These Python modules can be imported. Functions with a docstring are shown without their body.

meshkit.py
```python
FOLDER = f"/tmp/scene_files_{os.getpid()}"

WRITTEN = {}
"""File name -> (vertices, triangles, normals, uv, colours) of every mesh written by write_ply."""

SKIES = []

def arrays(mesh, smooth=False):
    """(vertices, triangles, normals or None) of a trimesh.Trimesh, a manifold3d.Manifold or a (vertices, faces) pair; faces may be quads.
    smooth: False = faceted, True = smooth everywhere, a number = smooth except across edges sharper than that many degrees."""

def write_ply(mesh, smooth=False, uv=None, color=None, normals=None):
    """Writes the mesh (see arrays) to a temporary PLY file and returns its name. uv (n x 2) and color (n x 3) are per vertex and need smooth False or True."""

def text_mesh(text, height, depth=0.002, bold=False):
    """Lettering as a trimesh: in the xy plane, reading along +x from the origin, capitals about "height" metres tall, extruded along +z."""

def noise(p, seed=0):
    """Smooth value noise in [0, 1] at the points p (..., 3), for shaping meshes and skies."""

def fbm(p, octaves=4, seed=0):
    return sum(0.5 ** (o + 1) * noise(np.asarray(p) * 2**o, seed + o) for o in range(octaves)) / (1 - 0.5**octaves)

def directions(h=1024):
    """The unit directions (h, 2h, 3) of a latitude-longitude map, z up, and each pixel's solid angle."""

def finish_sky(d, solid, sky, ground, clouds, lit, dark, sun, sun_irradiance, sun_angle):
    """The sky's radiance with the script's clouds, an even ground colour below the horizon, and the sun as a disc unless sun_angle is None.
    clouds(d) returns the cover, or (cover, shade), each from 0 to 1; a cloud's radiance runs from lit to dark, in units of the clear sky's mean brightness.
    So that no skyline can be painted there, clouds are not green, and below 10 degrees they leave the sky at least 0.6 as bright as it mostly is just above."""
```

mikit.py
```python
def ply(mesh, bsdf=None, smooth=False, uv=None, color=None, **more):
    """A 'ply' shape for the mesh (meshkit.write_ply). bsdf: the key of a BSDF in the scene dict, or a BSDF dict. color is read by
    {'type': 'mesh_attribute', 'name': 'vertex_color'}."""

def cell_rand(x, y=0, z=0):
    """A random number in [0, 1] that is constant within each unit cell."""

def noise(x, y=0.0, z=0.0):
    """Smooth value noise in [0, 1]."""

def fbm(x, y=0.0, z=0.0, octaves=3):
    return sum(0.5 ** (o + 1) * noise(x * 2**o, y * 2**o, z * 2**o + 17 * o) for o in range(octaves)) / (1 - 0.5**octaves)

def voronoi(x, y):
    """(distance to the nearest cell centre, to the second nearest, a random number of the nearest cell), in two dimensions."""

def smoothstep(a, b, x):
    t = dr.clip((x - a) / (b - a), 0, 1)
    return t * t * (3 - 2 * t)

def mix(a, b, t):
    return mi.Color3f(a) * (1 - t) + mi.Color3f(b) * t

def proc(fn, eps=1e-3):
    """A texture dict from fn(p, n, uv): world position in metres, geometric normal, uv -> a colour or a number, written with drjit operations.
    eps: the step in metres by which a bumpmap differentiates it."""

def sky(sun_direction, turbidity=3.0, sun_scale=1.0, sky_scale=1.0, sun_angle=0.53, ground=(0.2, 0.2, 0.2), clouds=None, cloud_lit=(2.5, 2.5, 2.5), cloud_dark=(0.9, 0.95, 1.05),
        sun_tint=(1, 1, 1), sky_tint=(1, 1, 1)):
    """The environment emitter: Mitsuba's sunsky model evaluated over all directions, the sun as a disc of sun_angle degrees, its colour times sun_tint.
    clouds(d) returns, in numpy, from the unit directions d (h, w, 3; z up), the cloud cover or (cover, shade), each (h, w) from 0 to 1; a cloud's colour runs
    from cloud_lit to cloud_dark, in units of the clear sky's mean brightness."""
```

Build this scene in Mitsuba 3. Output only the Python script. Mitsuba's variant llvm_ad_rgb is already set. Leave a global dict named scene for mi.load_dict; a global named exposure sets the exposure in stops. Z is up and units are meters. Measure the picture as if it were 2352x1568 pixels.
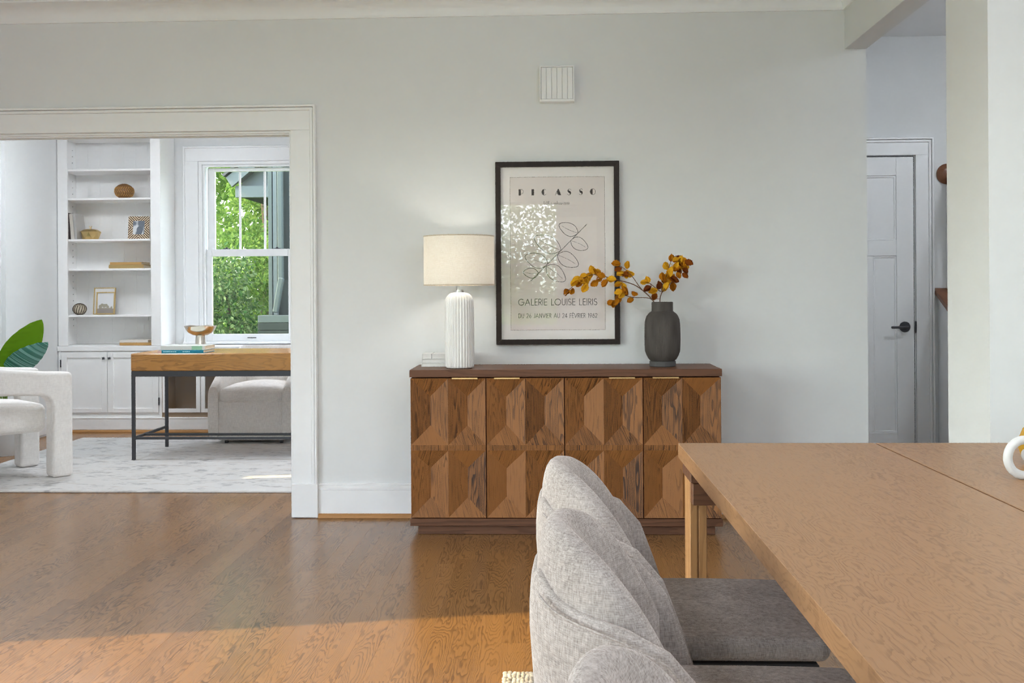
import math, random
import numpy as np, trimesh, mitsuba as mi, drjit as dr, manifold3d as m3
from shapely import affinity
from shapely.geometry import Polygon, LineString, Point, box as sbox
from shapely.ops import unary_union
import mikit, meshkit
from mikit import noise, fbm, smoothstep, mix, cell_rand

T = mi.ScalarTransform4f
rng = np.random.default_rng(7)
random.seed(7)
scene, labels = {}, {}

# ------------------------------------------------------------------ camera, sky, lights, exposure
CAM_Z, YAW, ROLL = 1.186, math.atan(83 / 2250.0), 0.0065
_f = np.array([-math.sin(YAW), math.cos(YAW), 0.0])
_r = np.array([math.cos(YAW), math.sin(YAW), 0.0])
scene['camera'] = {'type': 'perspective', 'fov': math.degrees(2 * math.atan(1176 / 2250.0)), 'fov_axis': 'x',
    'principal_point_offset_x': 0.0, 'principal_point_offset_y': (784 - 673) / 1568.0, 'near_clip': 0.05, 'far_clip': 200.0,
    'to_world': T().look_at(origin=[0, 0, CAM_Z], target=[float(_f[0]), float(_f[1]), CAM_Z], up=[float(_r[0] * ROLL), float(_r[1] * ROLL), 1.0])}
exposure = 0.58
def clouds(d):
    c = meshkit.fbm(d * [3, 3, 6] + 4, 4, 3)
    return np.clip((c - 0.42) * 4, 0, 1), np.clip((meshkit.fbm(d * 5, 3, 9) - 0.4) * 2, 0, 1) * 0.5
SUN = (-1.0, -0.19, 0.585)
scene['sky'] = mikit.sky(SUN, turbidity=3.0, sun_scale=4.0, sky_scale=38.0, sun_angle=0.53, sun_tint=(0.97, 0.97, 0.64), sky_tint=(1.0, 0.98, 0.95), clouds=clouds, ground=(0.18, 0.2, 0.12))
LAMP = 44.0        # radiance of the frosted ceiling lamps
LAMP_COL = (0.90, 0.95, 1.02)

# ------------------------------------------------------------------ materials
def rgb(c): return {'type': 'rgb', 'value': [float(x) for x in c]}
def mat(name, color, rough=0.6, spec=0.3, metal=0.0, **kw):
    col = color if isinstance(color, dict) else rgb(color)
    ro = rough if isinstance(rough, dict) else float(rough)
    scene['mat_' + name] = {'type': 'twosided', 'bsdf': {'type': 'principled', 'base_color': col, 'roughness': ro, 'specular': spec, 'metallic': metal, **kw}}
    return 'mat_' + name
def bumped(name, color, bump, scale, rough=0.8, spec=0.2, **kw):
    col = color if isinstance(color, dict) else rgb(color)
    scene['mat_' + name] = {'type': 'twosided', 'bsdf': {'type': 'bumpmap', 'arbitrary': bump, 'scale': scale, 'bsdf': {'type': 'principled', 'base_color': col, 'roughness': rough, 'specular': spec, **kw}}}
    return 'mat_' + name
def diffuse(name, color):
    scene['mat_' + name] = {'type': 'twosided', 'bsdf': {'type': 'diffuse', 'reflectance': color if isinstance(color, dict) else rgb(color)}}
    return 'mat_' + name

def wood(light, dark, freq=9.0, across=14.0, along=1.7, axis='y', tone=0.25, lines=0.55, pores=0.25, usescale=1.0):
    """Grain whose growth rings are the contours of a field stretched along the axis; uv carries a random pair per piece."""
    def fn(p, n, uv):
        if axis == 'y': a, b = p.x + 0.55 * p.z, p.y
        elif axis == 'z': a, b = p.x + 0.8 * p.y, p.z
        else: a, b = p.y + 0.8 * p.z, p.x
        a2, b2 = a + uv.x * 31.7, b + uv.y * 47.3
        f = noise(a2 * across, b2 * along, 3.1) + 0.35 * noise(a2 * across * 2.3, b2 * along * 3.1, 9.2) + 0.06 * noise(a2 * across * 9, b2 * along * 12, 5.0)
        g = f * freq + a2 * across * 0.6
        s = g - dr.floor(g)
        line = smoothstep(0.35, 0.93, s) * (1 - smoothstep(0.93, 1.0, s))
        amp = lines * (0.45 + 0.8 * noise(a2 * 9, b2 * 1.3, 7.7))
        pore = noise(a2 * 900, b2 * 26, 1.3)
        t = dr.clip(line * amp + pores * (pore - 0.5) + tone * (uv.x - 0.5) * 1.6 + 0.18 * (noise(a2 * 5, b2 * 0.7, 2.0) - 0.5), 0, 1)
        return mix(light, dark, t)
    return mikit.proc(fn)

def fabric(light, dark, s=1.0, contrast=1.0):
    def fn(p, n, uv):
        h = noise(p.x * 160 * s, p.y * 160 * s, p.z * 900 * s)
        v = noise((p.x + p.y) * 760 * s, (p.x - p.y) * 500 * s, p.z * 130 * s)
        b = noise(p.x * 28 * s, p.y * 28 * s, p.z * 28 * s)
        c = noise(p.x * 300 * s, p.y * 300 * s, p.z * 90 * s)
        t = dr.clip(0.5 + contrast * (0.75 * (h - 0.5) + 0.8 * (v - 0.5) + 0.35 * (b - 0.5) + 0.45 * (c - 0.5)), 0, 1)
        return mix(light, dark, t)
    return mikit.proc(fn)

WALL = diffuse('wall_paint', (0.715, 0.728, 0.73))
CEIL = diffuse('ceiling_paint', (0.78, 0.79, 0.795))
TRIM = mat('white_trim', (0.80, 0.812, 0.82), 0.42, 0.4)
CABW = mat('cabinet_white', (0.85, 0.85, 0.845), 0.45, 0.4)
FLOOR = mat('oak_floor', wood((0.215, 0.108, 0.040), (0.055, 0.024, 0.009), 14.0, 15, 1.7, 'y', 0.26, 0.6, 0.28), 0.24, 0.72)
SHOE = mat('oak_shoe', wood((0.40, 0.20, 0.07), (0.2, 0.085, 0.03), 5, 14, 2, 'x'), 0.45)
TABLEW = mat('table_oak', wood((0.275, 0.146, 0.068), (0.13, 0.061, 0.026), 6.5, 30, 7.5, 'y', 0.1, 0.34, 0.6), 0.36, 0.45)
LEGW = mat('leg_oak', wood((0.36, 0.19, 0.08), (0.17, 0.075, 0.028), 5, 14, 1.2, 'z', 0.1, 0.6, 0.2), 0.5)
SIDEW = mat('walnut_body', wood((0.125, 0.056, 0.030), (0.05, 0.021, 0.012), 5, 16, 1.2, 'x', 0.1, 0.5, 0.3), 0.42)
DOORW = mat('walnut_facets', wood((0.255, 0.105, 0.032), (0.034, 0.013, 0.006), 11.0, 30, 1.2, 'z', 0.38, 0.72, 0.6), 0.48, 0.25)
DESKW = mat('mango_wood', wood((0.43, 0.205, 0.055), (0.13, 0.05, 0.014), 7, 17, 2.2, 'x', 0.1, 0.42, 0.5), 0.22, 0.42)
DARKW = mat('dark_stair_wood', wood((0.16, 0.07, 0.035), (0.055, 0.024, 0.014), 5, 16, 1.2, 'y'), 0.3)
BLACKM = mat('black_metal', (0.035, 0.037, 0.042), 0.45, 0.5)
BLACKF = mat('black_frame', wood((0.020, 0.013, 0.010), (0.008, 0.006, 0.005), 6, 14, 1.2, 'z'), 0.45, 0.25)
BRASS = mat('brass', (0.78, 0.55, 0.26), 0.28, 0.5, 1.0)
GOLD = mat('antique_gold', (0.62, 0.45, 0.20), 0.3, 0.5, 1.0)
SILVER = mat('pale_gold_metal', (0.78, 0.72, 0.62), 0.14, 0.5, 1.0)
NICKEL = mat('nickel', (0.7, 0.7, 0.68), 0.22, 0.5, 1.0)
CERAM = mat('white_ceramic', (0.80, 0.80, 0.79), 0.22, 0.5)
MATTEW = mat('matte_white_ceramic', (0.60, 0.60, 0.59), 0.6, 0.3)
VASEM = mat('charcoal_stoneware', mikit.proc(lambda p, n, uv: mix((0.040, 0.034, 0.030), (0.092, 0.082, 0.074), fbm(p.x * 40, p.y * 40, p.z * 9))), 0.7, 0.3)
PETAL = mat('grey_tweed', fabric((0.45, 0.405, 0.385), (0.215, 0.186, 0.174), 0.85, 0.85), 0.85, 0.15, sheen=0.3)
BOUCLE = mat('white_boucle', fabric((0.88, 0.865, 0.84), (0.70, 0.68, 0.655), 0.42, 0.6), 0.9, 0.1)
SLIP = mat('oatmeal_upholstery', fabric((0.80, 0.77, 0.735), (0.58, 0.55, 0.52), 0.4, 0.6), 0.88, 0.12)
def rug_fn(p, n, uv):
    a = fbm(p.x * 9.0, p.y * 15, 1.0, 4)
    b = fbm(p.x * 34, p.y * 60, 4.0, 2)
    c = fbm(p.x * 9 + 7, p.y * 26, 9.0, 3)
    t = smoothstep(0.50, 0.78, a * 0.62 + b * 0.38)
    return mix(mix((0.66, 0.65, 0.635), (0.37, 0.365, 0.36), t * 0.85), (0.54, 0.50, 0.46), smoothstep(0.6, 0.8, c) * 0.5)
RUG = diffuse('mottled_rug', mikit.proc(rug_fn))
LOOP = diffuse('beige_loop_wool', mikit.proc(lambda p, n, uv: mix((0.62, 0.56, 0.48), (0.40, 0.34, 0.28), noise(p.x * 70, p.y * 70, p.z * 70))))
PAPER = diffuse('poster_paper', (0.72, 0.665, 0.64))
MATB = diffuse('mat_board', (0.80, 0.775, 0.755))
INK = diffuse('dark_ink', (0.035, 0.028, 0.026))
PALEINK = diffuse('faint_panel_ink', (0.745, 0.69, 0.66))
PRINTW = diffuse('white_paper', (0.74, 0.73, 0.71))
scene['mat_glass'] = {'type': 'thindielectric', 'int_ior': 1.5}
GLASS = 'mat_glass'
scene['mat_crystal'] = {'type': 'dielectric', 'int_ior': 1.5}
LINEN = 'mat_linen'
scene['mat_linen'] = {'type': 'principledthin', 'base_color': mikit.proc(lambda p, n, uv: mix((0.86, 0.82, 0.74), (0.74, 0.68, 0.58),
    dr.clip(0.5 + 0.8 * (noise(p.x * 70, p.y * 70, p.z * 900) - 0.5) + 0.5 * (noise(p.x * 800, p.y * 800, p.z * 70) - 0.5), 0, 1))), 'roughness': 0.9, 'diff_trans': 0.36, 'spec_trans': 0.0, 'eta': 1.3}
def leafmat(name, a, b, trans=0.6, rough=0.5):
    scene['mat_' + name] = {'type': 'principledthin', 'base_color': mikit.proc(lambda p, n, uv: mix(a, b, uv.x)), 'roughness': rough, 'diff_trans': trans, 'spec_trans': 0.0, 'eta': 1.4}
    return 'mat_' + name
TREEL = leafmat('tree_leaf', (0.10, 0.20, 0.035), (0.27, 0.38, 0.09), 0.9)
BUSHL = leafmat('bush_leaf', (0.045, 0.12, 0.03), (0.26, 0.34, 0.15), 0.6, 0.35)
BARK = diffuse('bark', (0.12, 0.09, 0.065))
GRASS = diffuse('lawn', mikit.proc(lambda p, n, uv: mix((0.10, 0.17, 0.04), (0.22, 0.28, 0.09), fbm(p.x * 3, p.y * 3, 0.0))))
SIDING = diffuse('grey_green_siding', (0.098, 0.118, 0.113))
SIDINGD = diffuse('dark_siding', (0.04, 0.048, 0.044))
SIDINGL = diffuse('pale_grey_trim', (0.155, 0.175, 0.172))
ROOFM = diffuse('roof_shingle', (0.10, 0.10, 0.10))

# ------------------------------------------------------------------ helpers
_used = {}
def key(name):
    if name not in scene and name not in _used:
        _used[name] = 1; return name
    i = _used.get(name, 1)
    while True:
        k = f'{name}_{i:03d}'; i += 1
        if k not in scene and k not in _used:
            _used[name] = i; _used[k] = 1; return k
def lab(k, label=None, cat=None, group=None, kind=None):
    d = {n: v for n, v in (('label', label), ('category', cat), ('group', group), ('kind', kind)) if v}
    if d: labels[k] = d
    return k
def put(name, mesh, m, smooth=False, uv=None, to_world=None, **l):
    """ONE entry of the scene."""
    k = key(name)
    d = dict(mesh) if isinstance(mesh, dict) else mikit.ply(mesh, m, smooth, uv)
    if to_world is not None: d['to_world'] = to_world
    scene[k] = d
    return lab(k, **l)
def thing(name, label, cat, group=None):
    k = key(name); return lab(k, label, cat, group)
def struct(name, mesh, m, smooth=False, label=None, **kw):
    k = put(name, mesh, m, smooth, **kw)
    labels[k] = {'kind': 'structure', **({'label': label} if label else {})}
    return k
cat = trimesh.util.concatenate
_S = np.array([[x, y, z] for x in (-1, 1) for y in (-1, 1) for z in (-1, 1)], float)
def _cham():
    v = np.concatenate([_S * (1 - 0.1 * np.eye(3)[k] * 0) - 0.1 * _S * (1 - np.eye(3)[k]) for k in range(3)])
    h = trimesh.Trimesh(v, process=False).convex_hull
    idx = [int(np.argmin(((v - q) ** 2).sum(1))) for q in h.vertices]
    return np.array(idx)[h.faces]
_CF = _cham()
def box(x0, x1, y0, y1, z0, z1, b=0.002):
    """Chamfered box."""
    c = np.array([(x0 + x1) / 2, (y0 + y1) / 2, (z0 + z1) / 2]); h = np.array([x1 - x0, y1 - y0, z1 - z0]) / 2
    if b <= 0:
        m = trimesh.creation.box(2 * h); m.apply_translation(c); return m
    b = min(b, h.min() * 0.45)
    v = np.concatenate([_S * h - b * _S * (1 - np.eye(3)[k]) for k in range(3)]) + c
    return trimesh.Trimesh(v, _CF, process=False)
_SPH = trimesh.creation.icosphere(2)
def rbox(x0, x1, y0, y1, z0, z1, r):
    """Box with round edges: the hull of eight spheres."""
    h = np.array([x1 - x0, y1 - y0, z1 - z0]) / 2; c = np.array([x0 + x1, y0 + y1, z0 + z1]) / 2
    r = min(r, h.min() * 0.999)
    return trimesh.Trimesh(np.concatenate([_SPH.vertices * r + c + s * (h - r) for s in _S])).convex_hull
def lathe(prof, seg=48, flute=None):
    """Revolves (r, z) pairs about z; flute(angle, i) scales r."""
    prof = np.array(prof, float); a = np.arange(seg) * 2 * np.pi / seg
    k = np.ones((len(prof), seg)) if flute is None else np.array([[flute(t, i) for t in a] for i in range(len(prof))])
    v = np.stack([prof[:, :1] * k * np.cos(a), prof[:, :1] * k * np.sin(a), np.repeat(prof[:, 1:], seg, 1)], -1).reshape(-1, 3)
    i, j = np.meshgrid(np.arange(len(prof) - 1), np.arange(seg), indexing='ij')
    q = np.stack([i * seg + j, i * seg + (j + 1) % seg, (i + 1) * seg + (j + 1) % seg, (i + 1) * seg + j], -1).reshape(-1, 4)
    m = trimesh.Trimesh(v, np.vstack([q[:, [0, 1, 2]], q[:, [0, 2, 3]]]), process=False)
    return m
def cyl(p0, p1, r, seg=20):
    return trimesh.creation.cylinder(radius=r, segment=[p0, p1], sections=seg)
def tube(pts, r, sides=8):
    pts = np.array(pts, float); t = np.gradient(pts, axis=0); t /= np.linalg.norm(t, axis=1, keepdims=True)
    u = np.cross(t, [0.31, 0.2, 0.93]); u /= np.linalg.norm(u, axis=1, keepdims=True); w = np.cross(t, u)
    a = np.arange(sides) * 2 * np.pi / sides; rr = np.broadcast_to(r, (len(pts),))
    v = (pts[:, None] + rr[:, None, None] * (np.cos(a)[None, :, None] * u[:, None] + np.sin(a)[None, :, None] * w[:, None])).reshape(-1, 3)
    i, j = np.meshgrid(np.arange(len(pts) - 1), np.arange(sides), indexing='ij')
    q = np.stack([i * sides + j, i * sides + (j + 1) % sides, (i + 1) * sides + (j + 1) % sides, (i + 1) * sides + j], -1).reshape(-1, 4)
    f = np.vstack([q[:, [0, 1, 2]], q[:, [0, 2, 3]]]); n = len(v)
    v = np.vstack([v, pts[:1], pts[-1:]]); e = (len(pts) - 1) * sides
    f = np.vstack([f, [[n, (k + 1) % sides, k] for k in range(sides)], [[n + 1, e + k, e + (k + 1) % sides] for k in range(sides)]])
    return trimesh.Trimesh(v, f, process=False)
def spline(pts, n=40):
    from scipy.interpolate import make_interp_spline
    pts = np.array(pts, float); s = np.r_[0, np.cumsum(np.linalg.norm(np.diff(pts, axis=0), axis=1))]
    return make_interp_spline(s, pts, k=min(3, len(pts) - 1))(np.linspace(0, s[-1], n))
def prism(poly, axis, a0, a1):
    """A shapely polygon extruded along an axis: 'x': polygon in (y, z); 'y': (x, z); 'z': (x, y)."""
    parts = [trimesh.creation.extrude_polygon(g, a1 - a0, engine='earcut') for g in getattr(poly, 'geoms', [poly])]
    m = cat(parts); v = m.vertices.copy(); h = v[:, 2] + a0
    if axis == 'x': m.vertices = np.stack([h, v[:, 0], v[:, 1]], 1)
    elif axis == 'y': m.vertices = np.stack([v[:, 0], h, v[:, 1]], 1); m.invert()
    else: m.vertices = np.stack([v[:, 0], v[:, 1], h], 1)
    return m
def move(m, x=0, y=0, z=0, rz=0, rx=0, ry=0):
    m = m.copy()
    for ang, ax in ((rx, [1, 0, 0]), (ry, [0, 1, 0]), (rz, [0, 0, 1])):
        if ang: m.apply_transform(trimesh.transformations.rotation_matrix(ang, ax))
    m.apply_translation([x, y, z]); return m
def const_uv(m, u=None, v=None):
    return np.tile([rng.random() if u is None else u, rng.random() if v is None else v], (len(m.vertices), 1))
def wput(name, m, mt, **kw):
    """A wooden piece: flat shaded, its own grain."""
    return put(name, m, mt, False, const_uv(m), **kw)
def hole_wall(u0, u1, z0, z1, holes, axis, a0, a1):
    """Boxes of a wall around its openings. axis 'y': runs in x, thick in y; axis 'x': runs in y, thick in x."""
    us = sorted({u0, u1, *[h[0] for h in holes], *[h[1] for h in holes]}); out = []
    for ua, ub in zip(us, us[1:]):
        cuts = sorted([(h[2], h[3]) for h in holes if h[0] <= ua and h[1] >= ub]); z = z0
        for ca, cb in cuts + [(z1, z1)]:
            if ca > z + 1e-6:
                out.append(box(ua, ub, a0, a1, z, ca, 0) if axis == 'y' else box(a0, a1, ua, ub, z, ca, 0))
            z = cb
    return cat(out)

# ------------------------------------------------------------------ the room shell
YW, YW2, XL, XR, XR2, YB, ZC = 5.181, 5.30, -3.6, 1.557, 1.667, -2.2, 2.75
OP0, OP1, OPZ = -3.25, -1.364, 2.06
struct('wall_back', hole_wall(XL - 1.2, XR2, 0, ZC + 0.1, [(OP0, OP1, 0, OPZ)], 'y', YW, YW2), WALL)
struct('wall_right', cat([box(XR, XR2, 3.881, YW, 2.449, ZC + 0.1, 0), box(XR, 2.7, 3.519, 3.881, 0, ZC + 0.1, 0)]), WALL)
struct('wall_right_near', box(2.6, 2.7, YB, 3.519, 0, ZC + 0.1, 0), WALL)
WL = [(-0.2, 0.75, 0.42, 2.15), (0.83, 2.985, 0.42, 2.17)]
struct('wall_left', hole_wall(YB, YW, 0, ZC + 0.1, WL, 'x', XL - 0.14, XL), WALL)
WR = [(-1.75, -0.85, 0.75, 2.35), (-0.78, 0.14, 0.75, 2.35)]
struct('wall_rear', hole_wall(XL - 0.14, 2.7, 0, ZC + 0.1, WR, 'y', YB - 0.14, YB), WALL)
struct('ceiling', cat([box(XL - 0.14, 2.7, YB - 0.14, YW, ZC, ZC + 0.12, 0), box(-4.6, 1.55, YW2, 8.85, ZC, ZC + 0.12, 0)]), CEIL)
struct('ceiling_hall', cat([box(XR2, 4.4, 3.881, YW2, 2.82, 2.9, 0), box(1.55, 4.4, YW2, 6.5, 2.82, 2.9, 0)]), CEIL)
# study beyond the cased opening
WS = [(5.700, 5.850, 1.39, 2.12)]
struct('wall_study_left', cat([hole_wall(YW2, 7.56, 0, ZC, WS, 'x', -4.44, -4.30), box(-4.52, -4.268, 7.56, 8.85, 0, ZC, 0)]), WALL)
WIN = (-3.10, -2.246, 0.768, 2.386)
struct('wall_study_back', hole_wall(-4.52, 1.6, 0, ZC, [WIN], 'y', 8.70, 8.85), WALL)
struct('wall_hall_left', box(1.55, XR2 - 0.004, YW2, 8.85, 0, ZC + 0.1, 0), WALL)
struct('wall_hall_back', box(1.55, 4.4, 6.39, 6.5, 0, 2.85, 0), WALL)
struct('wall_hall_right', box(4.3, 4.4, 3.5, 6.39, 0, 2.85, 0), WALL)
struct('wall_hall_near', box(2.7, 4.4, 3.70, 3.881, 0, 2.85, 0), WALL)

# crown moulding: cove profile swept along back and right walls
def crown_prof(y0, s):      # (distance from the wall, z)
    pts = [(0, 2.652), (0.012, 2.652), (0.016, 2.664)]
    pts += [(0.016 + 0.075 * (1 - math.cos(t)), 2.664 + 0.072 * math.sin(t)) for t in np.linspace(0.1, math.pi / 2, 9)]
    pts += [(0.1, 2.74), (0.1, 2.752), (0, 2.752)]
    return Polygon([(y0 - s * d, z) for d, z in pts])
struct('trim_1', prism(crown_prof(YW, 1), 'x', XL, XR - 0.0), TRIM, 35)
struct('trim_2', prism(crown_prof(XR, 1), 'y', 3.52, YW), TRIM, 35)
struct('trim_8', prism(crown_prof(XL, -1), 'y', YB, YW), TRIM, 35)

# casing of the opening to the study: flat board, backband and plinth block
cw, yc = 0.135, YW - 0.02
def cased(name, x0, x1, z1, w, y, plinth, t=0.02):
    """Casing round an opening on the room side (facing -y)."""
    b, back = 0.032, 0.012
    ms = [box(x1, x1 + w - b, y - t, y, 0, z1, 0.0015), box(x0 - w + b, x0, y - t, y, 0, z1, 0.0015), box(x0 - w + b, x1 + w - b, y - t, y, z1, z1 + w - b, 0.0015)]
    for d, e, tt in ((0.0, 0.013, t + back), (0.015, 0.032, t + 0.006)):      # two steps of the backband
        lo, hi = w - d, w - e
        ms += [box(x1 + hi, x1 + lo, y - tt, y, 0, z1 + lo, 0.003), box(x0 - lo, x0 - hi, y - tt, y, 0, z1 + lo, 0.003), box(x0 - lo, x1 + lo, y - tt, y, z1 + hi, z1 + lo, 0.003)]
    if plinth:
        ms += [box(x1 - 0.003, x1 + w + 0.003, y - t - 0.016, y, 0.004, 0.181, 0.002), box(x0 - w - 0.003, x0 + 0.003, y - t - 0.016, y, 0.004, 0.181, 0.002)]
    return struct(name, cat(ms), TRIM)
cased('trim_3', OP0, OP1, OPZ, cw, YW, True)
# jamb lining with two stop beads
jl = [box(OP1 - 0.012, OP1, YW, YW2, 0, OPZ, 0.001), box(OP0, OP0 + 0.012, YW, YW2, 0, OPZ, 0.001), box(OP0, OP1, YW, YW2, OPZ - 0.012, OPZ, 0.001),
      box(OP0, OP1 - 0.0, YW + 0.01, YW + 0.022, OPZ - 0.02, OPZ - 0.01, 0.003), box(OP0, OP1, YW + 0.045, YW + 0.057, OPZ - 0.024, OPZ - 0.01, 0.003)]
struct('trim_4', cat(jl), TRIM)
# baseboards (profile in depth from wall, z)
def base_prof(w0, s, h=0.181, z0=0.02):
    pts = [(0, z0), (0.017, z0), (0.017, h - 0.035), (0.02, h - 0.033), (0.02, h - 0.024), (0.012, h - 0.016), (0.012, h - 0.012), (0.014, h - 0.01), (0.014, h - 0.004), (0.01, h), (0, h)]
    return Polygon([(w0 - s * d, z) for d, z in pts])
def shoe_prof(w0, s):
    pts = [(0, 0.001), (0.019, 0.001)] + [(0.019 * math.cos(t), 0.001 + 0.022 * math.sin(t)) for t in np.linspace(0.2, math.pi / 2, 6)]
    return Polygon([(w0 - s * d, z) for d, z in pts])
struct('baseboard_back', prism(base_prof(YW, 1), 'x', OP1 + cw + 0.003, XR2), TRIM, 30)
struct('trim_5', prism(shoe_prof(YW - 0.016, 1), 'x', OP1 + cw + 0.003, XR2), SHOE, 40)
struct('baseboard_left', prism(base_prof(-4.30, -1), 'y', YW2, 7.56), TRIM, 30)
struct('trim_6', prism(shoe_prof(-4.316, -1), 'y', YW2, 7.54), SHOE, 40)
struct('baseboard_study', prism(base_prof(-4.268, -1), 'y', 7.56, 8.34), TRIM, 30)
struct('baseboard_study_jog', prism(base_prof(7.56, 1), 'x', -4.30, -4.25), TRIM, 30)
struct('baseboard_hall', cat([prism(base_prof(6.39, 1), 'x', 2.468, 4.3)]), TRIM, 30)

# ------------------------------------------------------------------ floor: strip oak, boards run away from the camera
struct('floor', box(-4.6, 4.4, YB - 0.14, 8.85, -0.1, -0.012, 0), diffuse('subfloor', (0.03, 0.02, 0.012)))
PWID = 0.0826
def plank_mesh(x0, x1, y0, y1):
    g, b, d = 0.0001, 0.00035, 0.0002
    x0 += g; x1 -= g; y0 += g; y1 -= g
    v = [(x0, y0, -0.012), (x1, y0, -0.012), (x1, y1, -0.012), (x0, y1, -0.012), (x0, y0, -d), (x1, y0, -d), (x1, y1, -d), (x0, y1, -d),
         (x0 + b, y0 + b, 0), (x1 - b, y0 + b, 0), (x1 - b, y1 - b, 0), (x0 + b, y1 - b, 0)]
    q = [(8, 9, 10, 11)] + [(a + i, a + (i + 1) % 4, a + 4 + (i + 1) % 4, a + 4 + i) for a in (0, 4) for i in range(4)]
    f = [t for (a, b_, c, e) in q for t in ((a, b_, c), (a, c, e))]
    return trimesh.Trimesh(np.array(v, float), f, process=False)
def shows(x0, x1, y0, y1):
    """Rough screen area of a plank that lies in the open part of the floor (0 where furniture, rug or a wall stands over it)."""
    best = 0
    for y in np.linspace(y0, y1, 5):
        if y < 2.93: continue
        x = (x0 + x1) / 2; u = x / y
        if u < -0.57 or u > 0.40: continue
        if y > YW2 and (x > -1.0 or (y > 5.81 and x > -3.84)): continue
        if x > 0.0 and y < 3.3 or x > 1.7 or (-0.65 < x < 0.81 and y > 4.83): continue
        best += (x1 - x0) * (y1 - y0) / y ** 3
    return best
planks = []
nx0, nx1 = int(-4.6 / PWID), int(4.4 / PWID)
for i in range(nx0, nx1):
    y = YB - rng.random() * 1.2
    while y < 8.85:
        L = 0.35 + rng.random() * 1.25
        a, b = max(y, YB - 0.1), min(y + L, 8.85)
        if b - a > 0.03: planks.append((i * PWID, (i + 1) * PWID, a, b))
        y += L
planks.sort(key=lambda q: -shows(*q))
rest, ruv = [], []
for n_, q in enumerate(planks):
    m = plank_mesh(*q); uv = const_uv(m)
    if n_ < 290 and shows(*q) > 0: put('floor__plank', m, FLOOR, False, uv)
    else: rest.append(m); ruv.append(uv)
put('floor__distant_planks', cat(rest), FLOOR, False, np.vstack(ruv), kind='stuff')

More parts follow.
